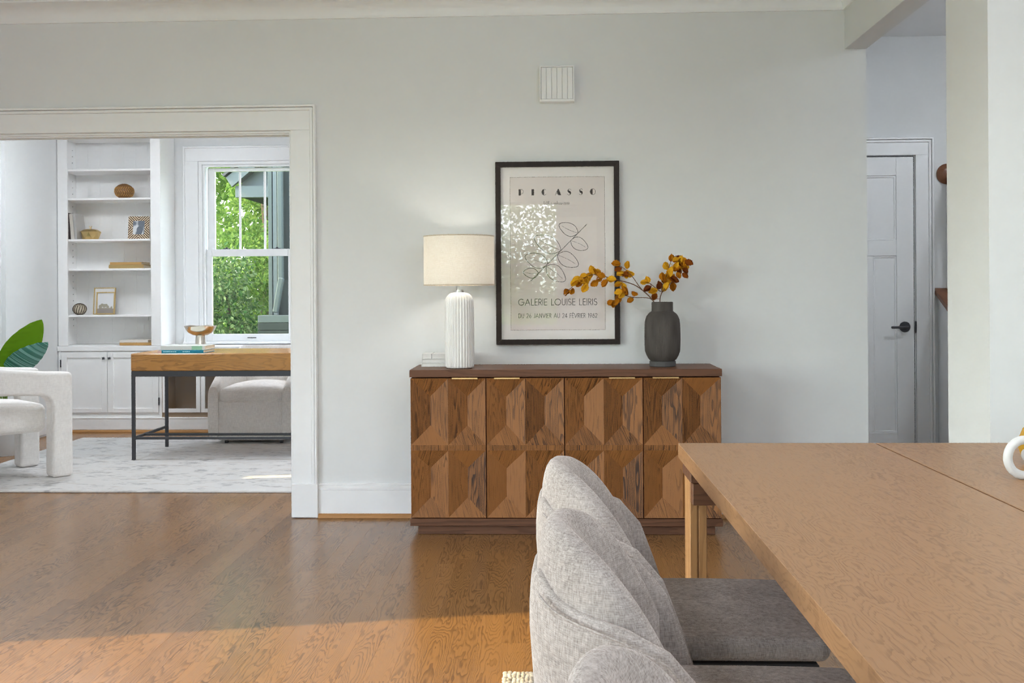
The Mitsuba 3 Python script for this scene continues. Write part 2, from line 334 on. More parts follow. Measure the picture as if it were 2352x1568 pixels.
# ------------------------------------------------------------------ lamps out of the frame: flush-mount ceiling lamps and the pendant over the table
def flush_lamp(x, y, z, label, r=0.24, power=1.0):
    t = thing('ceiling_lamp', label, 'ceiling lamp')
    put(t + '__rim', lathe([(r * 0.5, z), (r * 0.5, z - 0.03), (r + 0.006, z - 0.034), (r + 0.006, z - 0.05), (r, z - 0.05)]), NICKEL, 40, to_world=T().translate([x, y, 0]))
    k = t + '__diffuser'
    d = mikit.ply(move(lathe([(0.001, z - 0.185), (r * 0.5, z - 0.184), (r * 0.93, z - 0.18), (r - 0.002, z - 0.165), (r - 0.002, z - 0.05)], 40), x, y), 'mat_white_trim', True)
    m = trimesh.Trimesh(meshkit.WRITTEN[d['filename']][0], meshkit.WRITTEN[d['filename']][1], process=False)
    if (m.face_normals[:, 2] * m.area_faces).sum() > 0:
        m.invert(); d = mikit.ply(m, 'mat_white_trim', True)
    d['emitter'] = {'type': 'area', 'radiance': rgb(np.array(LAMP_COL) * LAMP * power)}
    scene[k] = d
flush_lamp(-1.7, 2.2, ZC, 'round frosted ceiling lamp left of the dining table', 0.26, 0.33)
flush_lamp(1.75, -0.6, ZC, 'round frosted ceiling lamp behind the camera', 0.26, 0.42)
flush_lamp(-1.9, -0.4, ZC, 'round frosted ceiling lamp near the rear windows', 0.26, 0.5)
flush_lamp(-0.6, 6.4, ZC, 'round frosted ceiling lamp at the right of the study', 0.26, 0.75)
flush_lamp(-3.35, 6.85, ZC, 'round frosted ceiling lamp between the study desk and bookcase', 0.22, 0.55)
flush_lamp(2.9, 4.9, 2.82, 'round frosted ceiling lamp in the hall', 0.2, 0.45)
t = thing('pendant_lamp', 'linear pendant with three frosted glass cylinders above the dining table', 'pendant lamp')
put(t + '__canopy', box(0.75, 1.05, 1.1, 1.9, ZC - 0.03, ZC, 0.004), BLACKM)
put(t + '__bar', box(0.885, 0.915, 0.9, 2.1, 2.17, 2.2, 0.003), BLACKM)
for y in (1.2, 1.8): put(t + '__rod', cyl([0.9, y, 2.2], [0.9, y, ZC - 0.03], 0.006), BLACKM)
for y in (1.0, 1.5, 2.0):
    c = cyl([0.9, y, 1.93], [0.9, y, 2.17], 0.06, 28)
    s = put(t + '__shade', c, 'mat_white_trim', 40)
    scene[s]['emitter'] = {'type': 'area', 'radiance': rgb(np.array(LAMP_COL) * LAMP * 0.55)}

# ------------------------------------------------------------------ windows
def window_unit(name, u0, u1, z0, z1, axis, a, depth, mid=True, bars=0, label=None):
    """A sash window in an opening: frame, meeting rail, glazing bars, panes. axis as in hole_wall; a = inner face of the wall."""
    def bx(ua, ub, d0, d1, za, zb, b=0.002):
        return box(ua, ub, a + d0, a + d1, za, zb, b) if axis == 'y' else box(a + d0, a + d1, ua, ub, za, zb, b)
    s = 1 if depth > 0 else -1; d0, d1 = sorted((s * 0.05, s * 0.09)); w = 0.03
    k = key(name); labels[k] = {'kind': 'structure'}
    put(k + '__frame', cat([bx(u0, u0 + w, d0, d1, z0, z1), bx(u1 - w, u1, d0, d1, z0, z1), bx(u0, u1, d0, d1, z1 - w, z1), bx(u0, u1, d0, d1, z0, z0 + w)]), TRIM)
    if mid: put(k + '__meeting_rail', bx(u0 + w, u1 - w, d0, d1, (z0 + z1) / 2 - 0.012, (z0 + z1) / 2 + 0.012), TRIM)
    g = bx(u0 + w, u1 - w, s * 0.07 - 0.0005, s * 0.07 + 0.0005, z0 + w, z1 - w, 0)
    q = np.array([[u0 + w, z0 + w], [u1 - w, z0 + w], [u1 - w, z1 - w], [u0 + w, z1 - w]])
    v = np.stack([q[:, 0], np.full(4, a + s * 0.07), q[:, 1]], 1) if axis == 'y' else np.stack([np.full(4, a + s * 0.07), q[:, 0], q[:, 1]], 1)
    put(k + '__pane', (v, np.array([[0, 1, 2, 3]])), GLASS)
for i, (a, b, c, d) in enumerate(WL): window_unit('window_%d' % (i + 2), a, b, c, d, 'x', XL, -0.14, False)
for i, (a, b, c, d) in enumerate(WR): window_unit('window_%d' % (i + 4), a, b, c, d, 'y', YB, -0.14)
window_unit('window_6', *WS[0], 'x', -4.30, -0.13, False)

# the study window in view: casing, liner, upper sash (three lites) and lower sash
k = key('window_1'); labels[k] = {'kind': 'structure', 'label': 'white double-hung sash window above the study desk'}
wx0, wx1, wz0, wz1 = WIN
yb = 8.70
cs = [box(wx0 - 0.165, wx0 - 0.034, yb - 0.018, yb, 0.75, wz1 + 0.0, 0.002), box(wx1 + 0.034, wx1 + 0.165, yb - 0.018, yb, 0.75, wz1, 0.002), box(wx0 - 0.165, wx1 + 0.165, yb - 0.018, yb, wz1, wz1 + 0.131, 0.002),
      box(wx0 - 0.17, wx0 - 0.152, yb - 0.028, yb, 0.75, wz1 + 0.135, 0.003), box(wx1 + 0.152, wx1 + 0.17, yb - 0.028, yb, 0.75, wz1 + 0.135, 0.003), box(wx0 - 0.17, wx1 + 0.17, yb - 0.028, yb, wz1 + 0.117, wz1 + 0.135, 0.003)]
put(k + '__casing', cat(cs), TRIM)
fr = [box(wx0 - 0.034, wx0, yb - 0.012, yb + 0.14, 0.768, wz1, 0.003), box(wx1, wx1 + 0.034, yb - 0.012, yb + 0.14, 0.768, wz1, 0.003), box(wx0 - 0.034, wx1 + 0.034, yb - 0.012, yb + 0.14, wz1 - 0.03, wz1, 0.003),
      box(wx0, wx0 + 0.02, yb + 0.0, yb + 0.03, 0.768, wz1 - 0.03, 0.003), box(wx1 - 0.02, wx1, yb, yb + 0.03, 0.768, wz1 - 0.03, 0.003), box(wx0 + 0.02, wx1 - 0.02, yb, yb + 0.03, wz1 - 0.05, wz1 - 0.03, 0.003)]
put(k + '__frame', cat(fr), TRIM)
put(k + '__sill', cat([box(wx0 - 0.17, wx1 + 0.17, yb - 0.055, yb + 0.14, 0.745, 0.768, 0.006)]), TRIM)
ux0, ux1 = wx0 + 0.086, wx1 - 0.086
us = k + '__upper_sash'
put(us, cat([box(wx0 + 0.02, ux0, yb + 0.075, yb + 0.11, 1.56, 2.336), box(ux1, wx1 - 0.02, yb + 0.075, yb + 0.11, 1.56, 2.336), box(ux0, ux1, yb + 0.075, yb + 0.11, 2.304, 2.336), box(ux0, ux1, yb + 0.075, yb + 0.11, 1.56, 1.598)]), TRIM)
for f in (1 / 3, 2 / 3):
    x = ux0 + (ux1 - ux0) * f; put(us + '__glazing_bar', box(x - 0.0085, x + 0.0085, yb + 0.078, yb + 0.10, 1.598, 2.304, 0.003), TRIM)
def pane(name, x0, x1, y, z0, z1): return put(name, (np.array([[x0, y, z0], [x1, y, z0], [x1, y, z1], [x0, y, z1]]), np.array([[0, 1, 2, 3]])), GLASS)
for i in range(3):
    a = ux0 + (ux1 - ux0) * i / 3; b = ux0 + (ux1 - ux0) * (i + 1) / 3
    pane(us + '__pane', a, b, yb + 0.09, 1.6, 2.3)
ls = k + '__lower_sash'; lx0, lx1 = wx0 + 0.068, wx1 - 0.09
put(ls, cat([box(wx0 + 0.012, lx0, yb + 0.035, yb + 0.07, 0.77, 1.598), box(lx1, wx1 - 0.012, yb + 0.035, yb + 0.07, 0.77, 1.598), box(lx0, lx1, yb + 0.035, yb + 0.07, 0.77, 0.834), box(lx0, lx1, yb + 0.03, yb + 0.07, 1.534, 1.598)]), TRIM)
pane(ls + '__pane', lx0, lx1, yb + 0.052, 0.834, 1.534)
for x in (-2.90, -2.44): put(ls + '__sash_lock', cat([box(x - 0.03, x + 0.03, yb + 0.04, yb + 0.065, 1.598, 1.606, 0.002), cyl([x, yb + 0.05, 1.606], [x, yb + 0.05, 1.616], 0.011)]), BLACKM)
put(ls + '__sash_lift', box(-2.71, -2.63, yb + 0.029, yb + 0.036, 0.797, 0.803, 0.001), BLACKM)

# ------------------------------------------------------------------ hall door, stair wall, rails
k = key('door_1'); labels[k] = {'kind': 'structure', 'label': 'white panelled hall door with a black lever handle'}
dx0, dx1, dz1, yd = 1.70, 2.346, 2.044, 6.39
cased('trim_7', dx0 - 0.09, dx1 + 0.014, 2.055, 0.113, yd, False, 0.018)
slab = [box(dx0 - 0.07, 2.09, yd - 0.006, yd, 0.276, 1.409, 0)]
def panel(x0, x1, z0, z1):
    return cat([box(x0, x1, yd - 0.0065, yd - 0.002, z0, z1, 0)] + [])
stile = lambda x0, x1, z0, z1: box(x0, x1, yd - 0.014, yd, z0, z1, 0.002)
P3 = [(1.70, 1.85), (1.895, 2.045), (2.09, 2.237)]
slab = [stile(1.60, 1.70, 0.008, dz1), stile(2.237, dx1, 0.008, dz1), stile(1.70, 2.237, 1.924, dz1), stile(1.70, 2.237, 1.409, 1.51), stile(1.70, 2.237, 0.008, 0.276), stile(1.85, 1.895, 0.276, 1.409), stile(2.045, 2.09, 0.276, 1.409)]
put(k + '__leaf', cat(slab), TRIM)
for (x0, x1, z0, z1) in [(1.70, 2.237, 1.51, 1.924)] + [(a, b, 0.276, 1.409) for a, b in P3]:
    bead = [box(x0, x0 + 0.012, yd - 0.010, yd, z0, z1, 0.003), box(x1 - 0.012, x1, yd - 0.010, yd, z0, z1, 0.003), box(x0, x1, yd - 0.010, yd, z0, z0 + 0.012, 0.003), box(x0, x1, yd - 0.010, yd, z1 - 0.012, z1, 0.003)]
    put(k + '__panel', cat([box(x0 + 0.012, x1 - 0.012, yd - 0.004, yd, z0 + 0.012, z1 - 0.012, 0)] + bead), TRIM)
h = k + '__lever_handle'
put(h, cat([cyl([2.285, yd - 0.024, 0.953], [2.285, yd - 0.014, 0.953], 0.034, 32), cyl([2.285, yd - 0.06, 0.953], [2.285, yd - 0.02, 0.953], 0.012), rbox(2.185, 2.297, yd - 0.068, yd - 0.054, 0.944, 0.960, 0.006)]), BLACKM, 40, label='black lever handle')
put(k + '__strike_plate', box(2.349, 2.358, yd - 0.026, yd - 0.014, 0.915, 0.99, 0.003), BLACKM)
put(k + '__gap', box(dx1, dx1 + 0.006, yd - 0.003, yd + 0.0, 0.005, dz1 + 0.006, 0), BLACKM)
put(k + '__gap', box(1.6, dx1 + 0.006, yd - 0.003, yd, dz1, dz1 + 0.008, 0), BLACKM)
# stair: knee wall descending toward the camera with a wooden cap
sl = 0.56
poly = Polygon([(6.385, 0), (6.385, 1.172), (4.40, 1.172 - sl * 1.985), (4.40, 0)])
struct('wall_stair', prism(poly, 'x', 2.50, 2.60), WALL)
cap = Polygon([(6.388, 1.173), (6.388, 1.201), (4.38, 1.201 - sl * 2.008), (4.38, 1.173 - sl * 2.008)])
t = thing('stair_rail_cap', 'dark wooden cap sloping down along the stair knee wall', 'stair rail')
wput(t + '__cap', prism(cap, 'x', 2.476, 2.624), DARKW)
struct('trim_9', box(2.556, 2.64, 6.28, 6.388, 1.195, 1.86, 0.004), TRIM)
t = thing('wall_handrail', 'dark wooden handrail ending in a round rosette beside the hall door', 'handrail')
put(t + '__rosette', move(lathe([(0.001, 0.03), (0.03, 0.03), (0.042, 0.026), (0.055, 0.014), (0.066, 0.008), (0.066, 0.0)], 40), 0, 0, 0, rx=math.pi / 2).apply_translation([2.562, 6.388, 1.932]), DARKW, 40)
put(t + '__rail', cyl([2.575, 6.37, 1.932], [2.575, 5.1, 1.932 - sl * 1.27], 0.026, 24), DARKW, 40)

# ------------------------------------------------------------------ sideboard
t = thing('sideboard', 'walnut sideboard with four faceted doors and brass pulls against the grey wall', 'sideboard')
SX0, SX1, SY0, SY1 = -0.684, 0.841, 4.793, 5.155
wput(t + '__top', box(SX0, SX1, SY0 - 0.004, SY1, 0.776, 0.812, 0.002), SIDEW)
wput(t + '__bottom_panel', box(SX0, SX1, SY0 - 0.004, SY1, 0.046, 0.082, 0.002), SIDEW)
wput(t + '__plinth', box(-0.648, 0.807, SY0 + 0.02, SY1 - 0.03, 0.001, 0.046, 0.001), SIDEW)
wput(t + '__carcass', box(SX0 + 0.004, SX1 - 0.004, SY0 + 0.052, SY1 - 0.002, 0.082, 0.776, 0.001), SIDEW)
def facet(x0, x1, z0, z1, y, dep, rnd):
    """A recess shaped like a hipped roof turned inward: four faces, each with its own grain."""
    h = (x1 - x0) / 2; xm = (x0 + x1) / 2
    A, B, C, D = (x0, y, z0), (x1, y, z0), (x1, y, z1), (x0, y, z1)
    E_, F_ = (xm, y + dep, z0 + h), (xm, y + dep, z1 - h)
    faces = [(A, E_, F_, D), (B, C, F_, E_), (A, B, E_), (D, F_, C)]
    v, f, uv = [], [], []
    for n_, q in enumerate(faces):
        i = len(v); v += q; r = (rnd.random(), rnd.random()); uv += [r] * len(q)
        f += [(i, i + 1, i + 2)] + ([(i, i + 2, i + 3)] if len(q) == 4 else [])
    return trimesh.Trimesh(np.array(v, float), f, process=False), np.array(uv)
DX = [-0.681, -0.308, 0.076, 0.459, 0.838]
PULL = [(-0.475, -0.348), (-0.268, -0.142), (0.293, 0.420), (0.505, 0.632)]
for i in range(4):
    x0, x1 = DX[i] + 0.002, DX[i + 1] - 0.002
    d = key(t + '__door')
    body = [box(x0, x1, SY0 + 0.044, SY0 + 0.05, 0.086, 0.770, 0), box(x0, x1, SY0, SY0 + 0.046, 0.416, 0.442, 0), box(x0, x0 + 0.001, SY0, SY0 + 0.046, 0.086, 0.77, 0), box(x1 - 0.001, x1, SY0, SY0 + 0.046, 0.086, 0.77, 0),
            box(x0, x1, SY0, SY0 + 0.046, 0.769, 0.770, 0), box(x0, x1, SY0, SY0 + 0.046, 0.086, 0.087, 0)]
    m = cat(body); scene[d] = mikit.ply(m, DOORW, False, const_uv(m, 0.75))
    xm = (x0 + x1) / 2
    for (za, zb) in ((0.442, 0.769), (0.087, 0.416)):
        for (xa, xb) in ((x0 + 0.0005, xm), (xm, x1 - 0.0005)):
            m, uv = facet(xa, xb, za, zb, SY0, 0.042, rng)
            put(d + '__facet_panel', m, DOORW, False, uv)
    put(d + '__pull', cat([box(PULL[i][0], PULL[i][1], SY0 - 0.008, SY0 + 0.004, 0.7705, 0.7735, 0.0006), box(PULL[i][0], PULL[i][1], SY0 - 0.008, SY0 - 0.0065, 0.766, 0.7735, 0.0005)]), BRASS, label='thin brass edge pull')

# ------------------------------------------------------------------ table lamp
lx, ly, lz = -0.446, 4.905, 0.812
t = thing('table_lamp', 'lit table lamp with fluted white ceramic base and drum shade', 'lamp')
NF = 30
bp = [(0.001, 0.002), (0.066, 0.002), (0.070, 0.006)] + [(0.0725 + 0.0015 * math.sin(s * 3.14), 0.012 + 0.315 * s) for s in np.linspace(0, 1, 8)]
bp += [(0.0725 - 0.046 * (1 - math.cos(a)), 0.327 + 0.052 * math.sin(a)) for a in np.linspace(0.15, math.pi / 2, 9)] + [(0.018, 0.380)]
def fl(a, i):
    w = 0.0 if i < 2 else 1.0
    c = abs(math.sin(a * NF / 2)); return 1 - 0.055 * w * (1 - c) ** 1.2
put(t + '__base', move(lathe(bp, NF * 10, fl), lx, ly, lz), CERAM, 50)
put(t + '__collar', move(lathe([(0.001, 0.379), (0.023, 0.379), (0.023, 0.388), (0.017, 0.389), (0.017, 0.393), (0.001, 0.393)], 32), lx, ly, lz), NICKEL, 30)
put(t + '__neck', cyl([lx, ly, lz + 0.393], [lx, ly, lz + 0.43], 0.0165, 24), 'mat_crystal', 40)
put(t + '__stem', cyl([lx, ly, lz + 0.432], [lx, ly, lz + 0.66], 0.005), NICKEL, 40)
zs0, zs1, rs = 1.226, 1.474, 0.177
sh = lathe([(rs, zs0 + 0.003), (rs, zs1 - 0.003)], 72)
s = put(t + '__shade', move(sh, lx, ly), LINEN, True)
mat('shade_binding', (0.55, 0.48, 0.38), 0.8)
for z in (zs0, zs1 - 0.006): put(s + '__trim_ring', move(lathe([(rs - 0.002, z), (rs + 0.0012, z), (rs + 0.0012, z + 0.006), (rs - 0.002, z + 0.006), (rs - 0.002, z)], 72), lx, ly), 'mat_shade_binding', 40)
sp = [cyl([lx, ly, 1.462], [lx + rs * math.cos(a), ly + rs * math.sin(a), 1.462], 0.002, 8) for a in (0.5, 2.6, 4.7)]
put(t + '__spider', cat(sp), NICKEL, 40)
put(t + '__finial', move(lathe([(0.001, 1.484), (0.010, 1.482), (0.014, 1.477), (0.008, 1.470), (0.004, 1.462)], 20), lx, ly), NICKEL, 40)
bulb = trimesh.creation.icosphere(2, 0.034); bulb.apply_translation([lx, ly, 1.345])
k = put(t + '__bulb', bulb, 'mat_white_trim', True)
scene[k]['emitter'] = {'type': 'area', 'radiance': rgb((42, 39, 35))}

# ------------------------------------------------------------------ vase and the two autumn branches
vx, vy = 0.575, 4.968
t = thing('vase', 'charcoal ribbed stoneware vase on the sideboard', 'vase')
vp = [(0.001, 0.814), (0.062, 0.812), (0.066, 0.816), (0.066, 0.838), (0.061, 0.841)]
put(t + '__foot', move(lathe(vp, 64), vx, vy), mat('vase_foot', (0.075, 0.073, 0.072), 0.55), 35)
bp = [(0.060, 0.841), (0.070, 0.850), (0.080, 0.868)] + [(0.088 + 0.002 * math.sin(s * math.pi), 0.89 + 0.14 * s) for s in np.linspace(0, 1, 7)] + [(0.086, 1.045), (0.079, 1.066), (0.066, 1.082), (0.055, 1.090)]
put(t + '__body', move(lathe(bp, 540, lambda a, i: 1 - 0.014 * (math.cos(a * 90) > 0.1) * (0.4 + 0.6 * abs(math.sin(a * 7.3 + i * 0.4)))), vx, vy), VASEM, 60)
put(t + '__neck', move(lathe([(0.055, 1.088), (0.0535, 1.095), (0.0535, 1.133), (0.052, 1.137), (0.048, 1.137), (0.048, 1.0), (0.001, 1.0)], 64), vx, vy), VASEM, 35)
AUT = [leafmat('autumn_yellow', (0.80, 0.46, 0.03), (0.62, 0.30, 0.02), 0.5), leafmat('autumn_orange', (0.52, 0.21, 0.015), (0.36, 0.12, 0.01), 0.45), leafmat('autumn_rust', (0.24, 0.065, 0.01), (0.14, 0.035, 0.01), 0.4)]
def autumn_leaf(L, W, seed):
    """A cupped, toothed leaf of two overlapping layers along +x."""
    r = np.random.default_rng(seed); parts = []
    for layer in range(3):
        n_ = 11; u = np.linspace(0, 1, n_); w = W * np.sin(np.pi * np.clip(u * 0.93 + 0.03, 0, 1)) ** 0.7 * (1 + 0.3 * (np.arange(n_) % 2) - 0.15)
        w[-1] = 0.002; w[0] = 0.0015
        v = []
        for i in range(n_):
            c = (0.25 + 0.2 * layer) * W * math.sin(u[i] * 2.6)
            for s_ in (-1, 0, 1):
                v.append((L * u[i] * (1 - 0.05 * layer), s_ * w[i], (0.55 * w[i] * s_ * s_) + c * 0.6 + r.normal() * 0.0006))
        f = []
        for i in range(n_ - 1):
            for s_ in (0, 1):
                a = i * 3 + s_; f += [(a, a + 3, a + 1), (a + 1, a + 3, a + 4)]
        m = trimesh.Trimesh(np.array(v), f, process=False)
        m.apply_transform(trimesh.transformations.rotation_matrix(layer * 2.2 + r.normal() * 0.3, [1, 0, 0])); parts.append(m)
    return cat(parts)
LEAVES = [autumn_leaf(0.046, 0.0135, s) for s in range(4)]
def branch(label, stems, leaves, y0, seed):
    r = np.random.default_rng(seed)
    t = thing('autumn_branch', label, 'branch')
    pts3 = []
    for i, (pts, ya, yb_) in enumerate(stems):
        q = np.array([(x, ya + (yb_ - ya) * j / (len(pts) - 1), z) for j, (x, z) in enumerate(pts)])
        s_ = spline(q, 36); pts3.append(s_)
        put(t + '__stem', tube(s_, np.linspace(0.0034 if i == 0 else 0.0022, 0.0011, 36), 7), mat_stem, 50)
    allp = np.vstack(pts3)
    for n_, (x, z, ang) in enumerate(leaves):
        j = int(np.argmin((allp[:, 0] - x) ** 2 + (allp[:, 2] - z) ** 2)); b = allp[j]
        tip = np.array([x, b[1] + r.normal() * 0.014, z]); d = tip - b; L = np.linalg.norm(d)
        a = math.radians(ang); dirn = np.array([math.cos(a), r.normal() * 0.35, math.sin(a)]); dirn /= np.linalg.norm(dirn)
        base = tip - dirn * 0.02
        m = LEAVES[n_ % 4].copy(); m.apply_scale(0.80 + 0.32 * r.random())
        m.apply_transform(trimesh.transformations.rotation_matrix(r.random() * 6.28, [1, 0, 0]))
        zax = dirn; up_ = np.cross(zax, [0.1, 1, 0.2]); up_ /= np.linalg.norm(up_)
        M = np.eye(4); M[:3, 0] = zax; M[:3, 1] = np.cross(up_, zax); M[:3, 2] = up_; M[:3, 3] = base
        m.apply_transform(M)
        pet = tube(np.array([b, (b + base) / 2 + [0, 0, 0.003], base]), 0.0011, 5)
        rust = r.random(); c = AUT[2] if (x > 0.64 and rust < 0.32) or (rust < 0.16 and x > 0.35) else AUT[1] if rust < 0.45 else AUT[0]
        m2 = cat([m, pet]); k = put(t + '__leaf', m2, c, True, const_uv(m2))
mat_stem = mat('twig', (0.12, 0.062, 0.035), 0.7)
lv = [(.094,1.19,230),(.119,1.193,240),(.144,1.256,200),(.157,1.235,230),(.179,1.27,190),(.189,1.242,250),(.185,1.214,240),(.21,1.273,170),(.224,1.298,120),(.249,1.29,150),(.256,1.255,200),(.234,1.234,210),(.283,1.234,230),(.322,1.251,180),(.347,1.332,170),(.354,1.304,190),(.368,1.283,200),(.399,1.282,260),(.413,1.279,0),(.403,1.324,80),(.353,1.227,200),(.378,1.216,280),(.388,1.184,240),(.37,1.177,230),(.353,1.157,250),(.311,1.136,220),(.328,1.125,270),(.433,1.181,160),(.412,1.146,200),
      (.166,1.245,150),(.2,1.258,220),(.135,1.24,215),(.268,1.272,160),(.36,1.19,200),(.384,1.2,300),(.34,1.143,215),(.39,1.275,160)]
lv2 = [(.534,1.162,60),(.479,1.236,180),(.5,1.247,100),(.5,1.205,210),(.531,1.194,190),(.562,1.218,90),(.577,1.264,100),(.597,1.218,60),(.59,1.204,240),(.604,1.267,60),(.629,1.361,80),(.647,1.35,20),(.664,1.329,270),(.661,1.357,30),(.688,1.35,350),(.709,1.336,330),(.647,1.322,60),(.674,1.329,300),(.699,1.326,300),(.695,1.294,320),(.695,1.27,320),(.671,1.294,280),(.66,1.27,300),(.625,1.295,80),(.605,1.316,120),(.632,1.253,320),(.646,1.246,340),(.635,1.218,280),(.653,1.308,200),(.615,1.28,100),(.625,1.262,60),(.675,1.35,80),(.69,1.312,20),(.585,1.245,120),(.61,1.24,20)]
branch('long autumn branch reaching left from the vase over the poster', [
    ([(.553,1.02),(.533,1.135),(.485,1.187),(.429,1.225),(.367,1.244),(.29,1.265),(.227,1.276),(.185,1.263),(.143,1.235),(.087,1.186)], 4.962, 4.90),
    ([(.486,1.187),(.452,1.226),(.424,1.268),(.389,1.304),(.348,1.332)], 4.95, 4.99),
    ([(.524,1.149),(.482,1.159),(.434,1.16),(.399,1.167),(.365,1.171),(.33,1.132)], 4.958, 4.92)], lv, 4.95, 3)
branch('upright autumn branch rising from the right of the vase', [
    ([(.572,1.02),(.564,1.138),(.575,1.183),(.621,1.232),(.663,1.274),(.691,1.33)], 4.972, 5.0),
    ([(.576,1.183),(.58,1.225),(.608,1.288),(.623,1.338),(.645,1.367),(.69,1.345)], 4.98, 5.02),
    ([(.568,1.19),(.533,1.215),(.499,1.236),(.467,1.236)], 4.975, 4.94)], lv2, 4.98, 5)

# ------------------------------------------------------------------ white boxes by the lamp
for i, (z0, z1, w, dd, lb) in enumerate([(0.812, 0.831, 0.0, 0.0, 'bottom white book of the small stack behind the lamp'), (0.8315, 0.8515, 0.002, 0.003, 'middle white book of the small stack behind the lamp'), (0.852, 0.877, 0.003, -0.002, 'top white book with a paper band, on the small stack behind the lamp')]):
    t = thing('white_book', lb, 'book', 'white books on the sideboard')
    x0, x1, y0, y1 = -0.652 + w, -0.42 + w, 5.0 + dd, 5.135 + dd
    put(t + '__cover', cat([box(x0, x1, y0, y1, z0, z0 + 0.003, 0.001), box(x0, x1, y0, y1, z1 - 0.003, z1, 0.001), box(x0, x0 + 0.004, y0, y1, z0, z1, 0.001)]), mat('book_white', (0.72, 0.72, 0.71), 0.5) if i == 0 else 'mat_book_white')
    put(t + '__pages', box(x0 + 0.004, x1 - 0.003, y0 + 0.003, y1 - 0.003, z0 + 0.003, z1 - 0.003, 0), PRINTW)
    if i == 2: put(t + '__band', box(x0 + 0.048, x0 + 0.052, y0 - 0.001, y1, z0 - 0.0002, z1 + 0.001, 0.0005), mat('grey_band', (0.4, 0.4, 0.4)))

# ------------------------------------------------------------------ lettering: thin geometric strokes
def arc(cx, cy, rx, ry, a0, a1, n=18):
    return [(cx + rx * math.cos(math.radians(a)), cy + ry * math.sin(math.radians(a))) for a in np.linspace(a0, a1, n)]
G = {  # width, strokes (cap height 1)
 'G': (0.95, [arc(.48, .5, .46, .5, 48, 360) + [(.55, .5)]]), 'A': (0.82, [[(.0, 0), (.41, 1), (.82, 0)], [(.14, .34), (.68, .34)]]),
 'L': (0.42, [[(.05, 1), (.05, 0), (.42, 0)]]), 'E': (0.46, [[(.46, 1), (.05, 1), (.05, 0), (.46, 0)], [(.05, .53), (.44, .53)]]),
 'R': (0.52, [[(.05, 0), (.05, 1), (.22, 1)] + arc(.22, .74, .25, .26, 90, -90) + [(.05, .48)], [(.22, .48), (.52, 0)]]),
 'I': (0.10, [[(.05, 0), (.05, 1)]]), 'O': (1.0, [arc(.5, .5, .48, .5, 0, 360, 36)]), 'U': (0.62, [[(.05, 1), (.05, .28)] + arc(.31, .28, .26, .28, 180, 360) + [(.57, 1)]]),
 'S': (0.5, [arc(.25, .75, .21, .25, 40, 250, 14) + arc(.25, .26, .23, .26, 75, -140, 16)]), 'D': (0.7, [[(.05, 0), (.05, 1), (.2, 1)] + arc(.2, .5, .48, .5, 90, -90) + [(.05, 0)]]),
 'N': (0.72, [[(.05, 0), (.05, 1), (.67, 0), (.67, 1)]]), 'V': (0.76, [[(0, 1), (.38, 0), (.76, 1)]]), 'F': (0.44, [[(.44, 1), (.05, 1), (.05, 0)], [(.05, .53), (.42, .53)]]),
 'J': (0.36, [[(.31, 1), (.31, .2)] + arc(.15, .2, .16, .2, 0, -150)]), '2': (0.55, [arc(.28, .72, .24, .28, 165, -35, 16) + [(.04, 0), (.54, 0)]]),
 '6': (0.56, [[(.42, 1), (.1, .45)], arc(.29, .29, .25, .29, 0, 360, 26)]), '4': (0.6, [[(.6, .24), (.02, .24), (.45, 1), (.45, 0)]]),
 '1': (0.3, [[(.05, .82), (.22, 1), (.22, 0)]]), '9': (0.56, [[(.16, 0), (.48, .57)], arc(.29, .71, .25, .29, 0, 360, 26)]), ' ': (0.36, []),
 'É': (0.46, [[(.46, 1), (.05, 1), (.05, 0), (.46, 0)], [(.05, .53), (.44, .53)], [(.2, 1.1), (.34, 1.24)]])}
def write_line(text, h, width, sw, gap=0.17):
    x, lines = 0.0, []
    for c in text:
        w, st = G[c]
        lines += [LineString([(x + a, b) for a, b in s_]) for s_ in st]; x += w + gap
    x -= gap
    return unary_union([affinity.affine_transform(l, [width / x, 0, 0, h, 0, 0]).buffer(sw / 2, 3) for l in lines])
def deco():
    """Broad display capitals: one heavy side, one hairline."""
    def lines(*ls, w=0.05): return unary_union([LineString(l).buffer(w / 2, 3) for l in ls])
    el = lambda cx, cy, rx, ry: affinity.scale(Point(cx, cy).buffer(1, 24), rx, ry)
    g = {}
    g['P'] = sbox(0, 0, .36, 1).union(lines([(.36, .97), (.45, .97)] + arc(.45, .62, .3, .35, 90, -90) + [(.36, .27)]))
    g['I'] = sbox(.0, 0, .40, 1)
    g['C'] = el(.42, .5, .42, .5).intersection(sbox(-1, -1, .40, 2)).union(lines(arc(.42, .5, .40, .48, 90, 40), arc(.42, .5, .40, .48, -90, -40)))
    g['A'] = Polygon([(.22, .55), (.42, 1), (.56, 1), (.95, 0), (.5, 0)]).union(lines([(0, 0), (.45, 1)], [(.15, .22), (.6, .22)]))
    sp = spline([(.62, .80), (.52, .95), (.34, .96), (.19, .84), (.20, .66), (.36, .52), (.52, .38), (.53, .18), (.38, .04), (.18, .05), (.06, .20)], 120)
    tt = np.linspace(0, 1, 120); g['S'] = unary_union([Point(q).buffer(0.022 + 0.15 * math.exp(-((t_ - 0.5) / 0.17) ** 2), 8) for q, t_ in zip(sp, tt)])
    g['O'] = el(.45, .5, .45, .5).intersection(sbox(-1, -1, .42, 2)).union(lines(arc(.45, .5, .43, .48, 0, 360, 40)))
    return g
def flat(poly, x0, z0, y, m, name, th=0.0006):
    return put(name, prism(affinity.translate(poly, x0, z0), 'y', y - th, y), m)

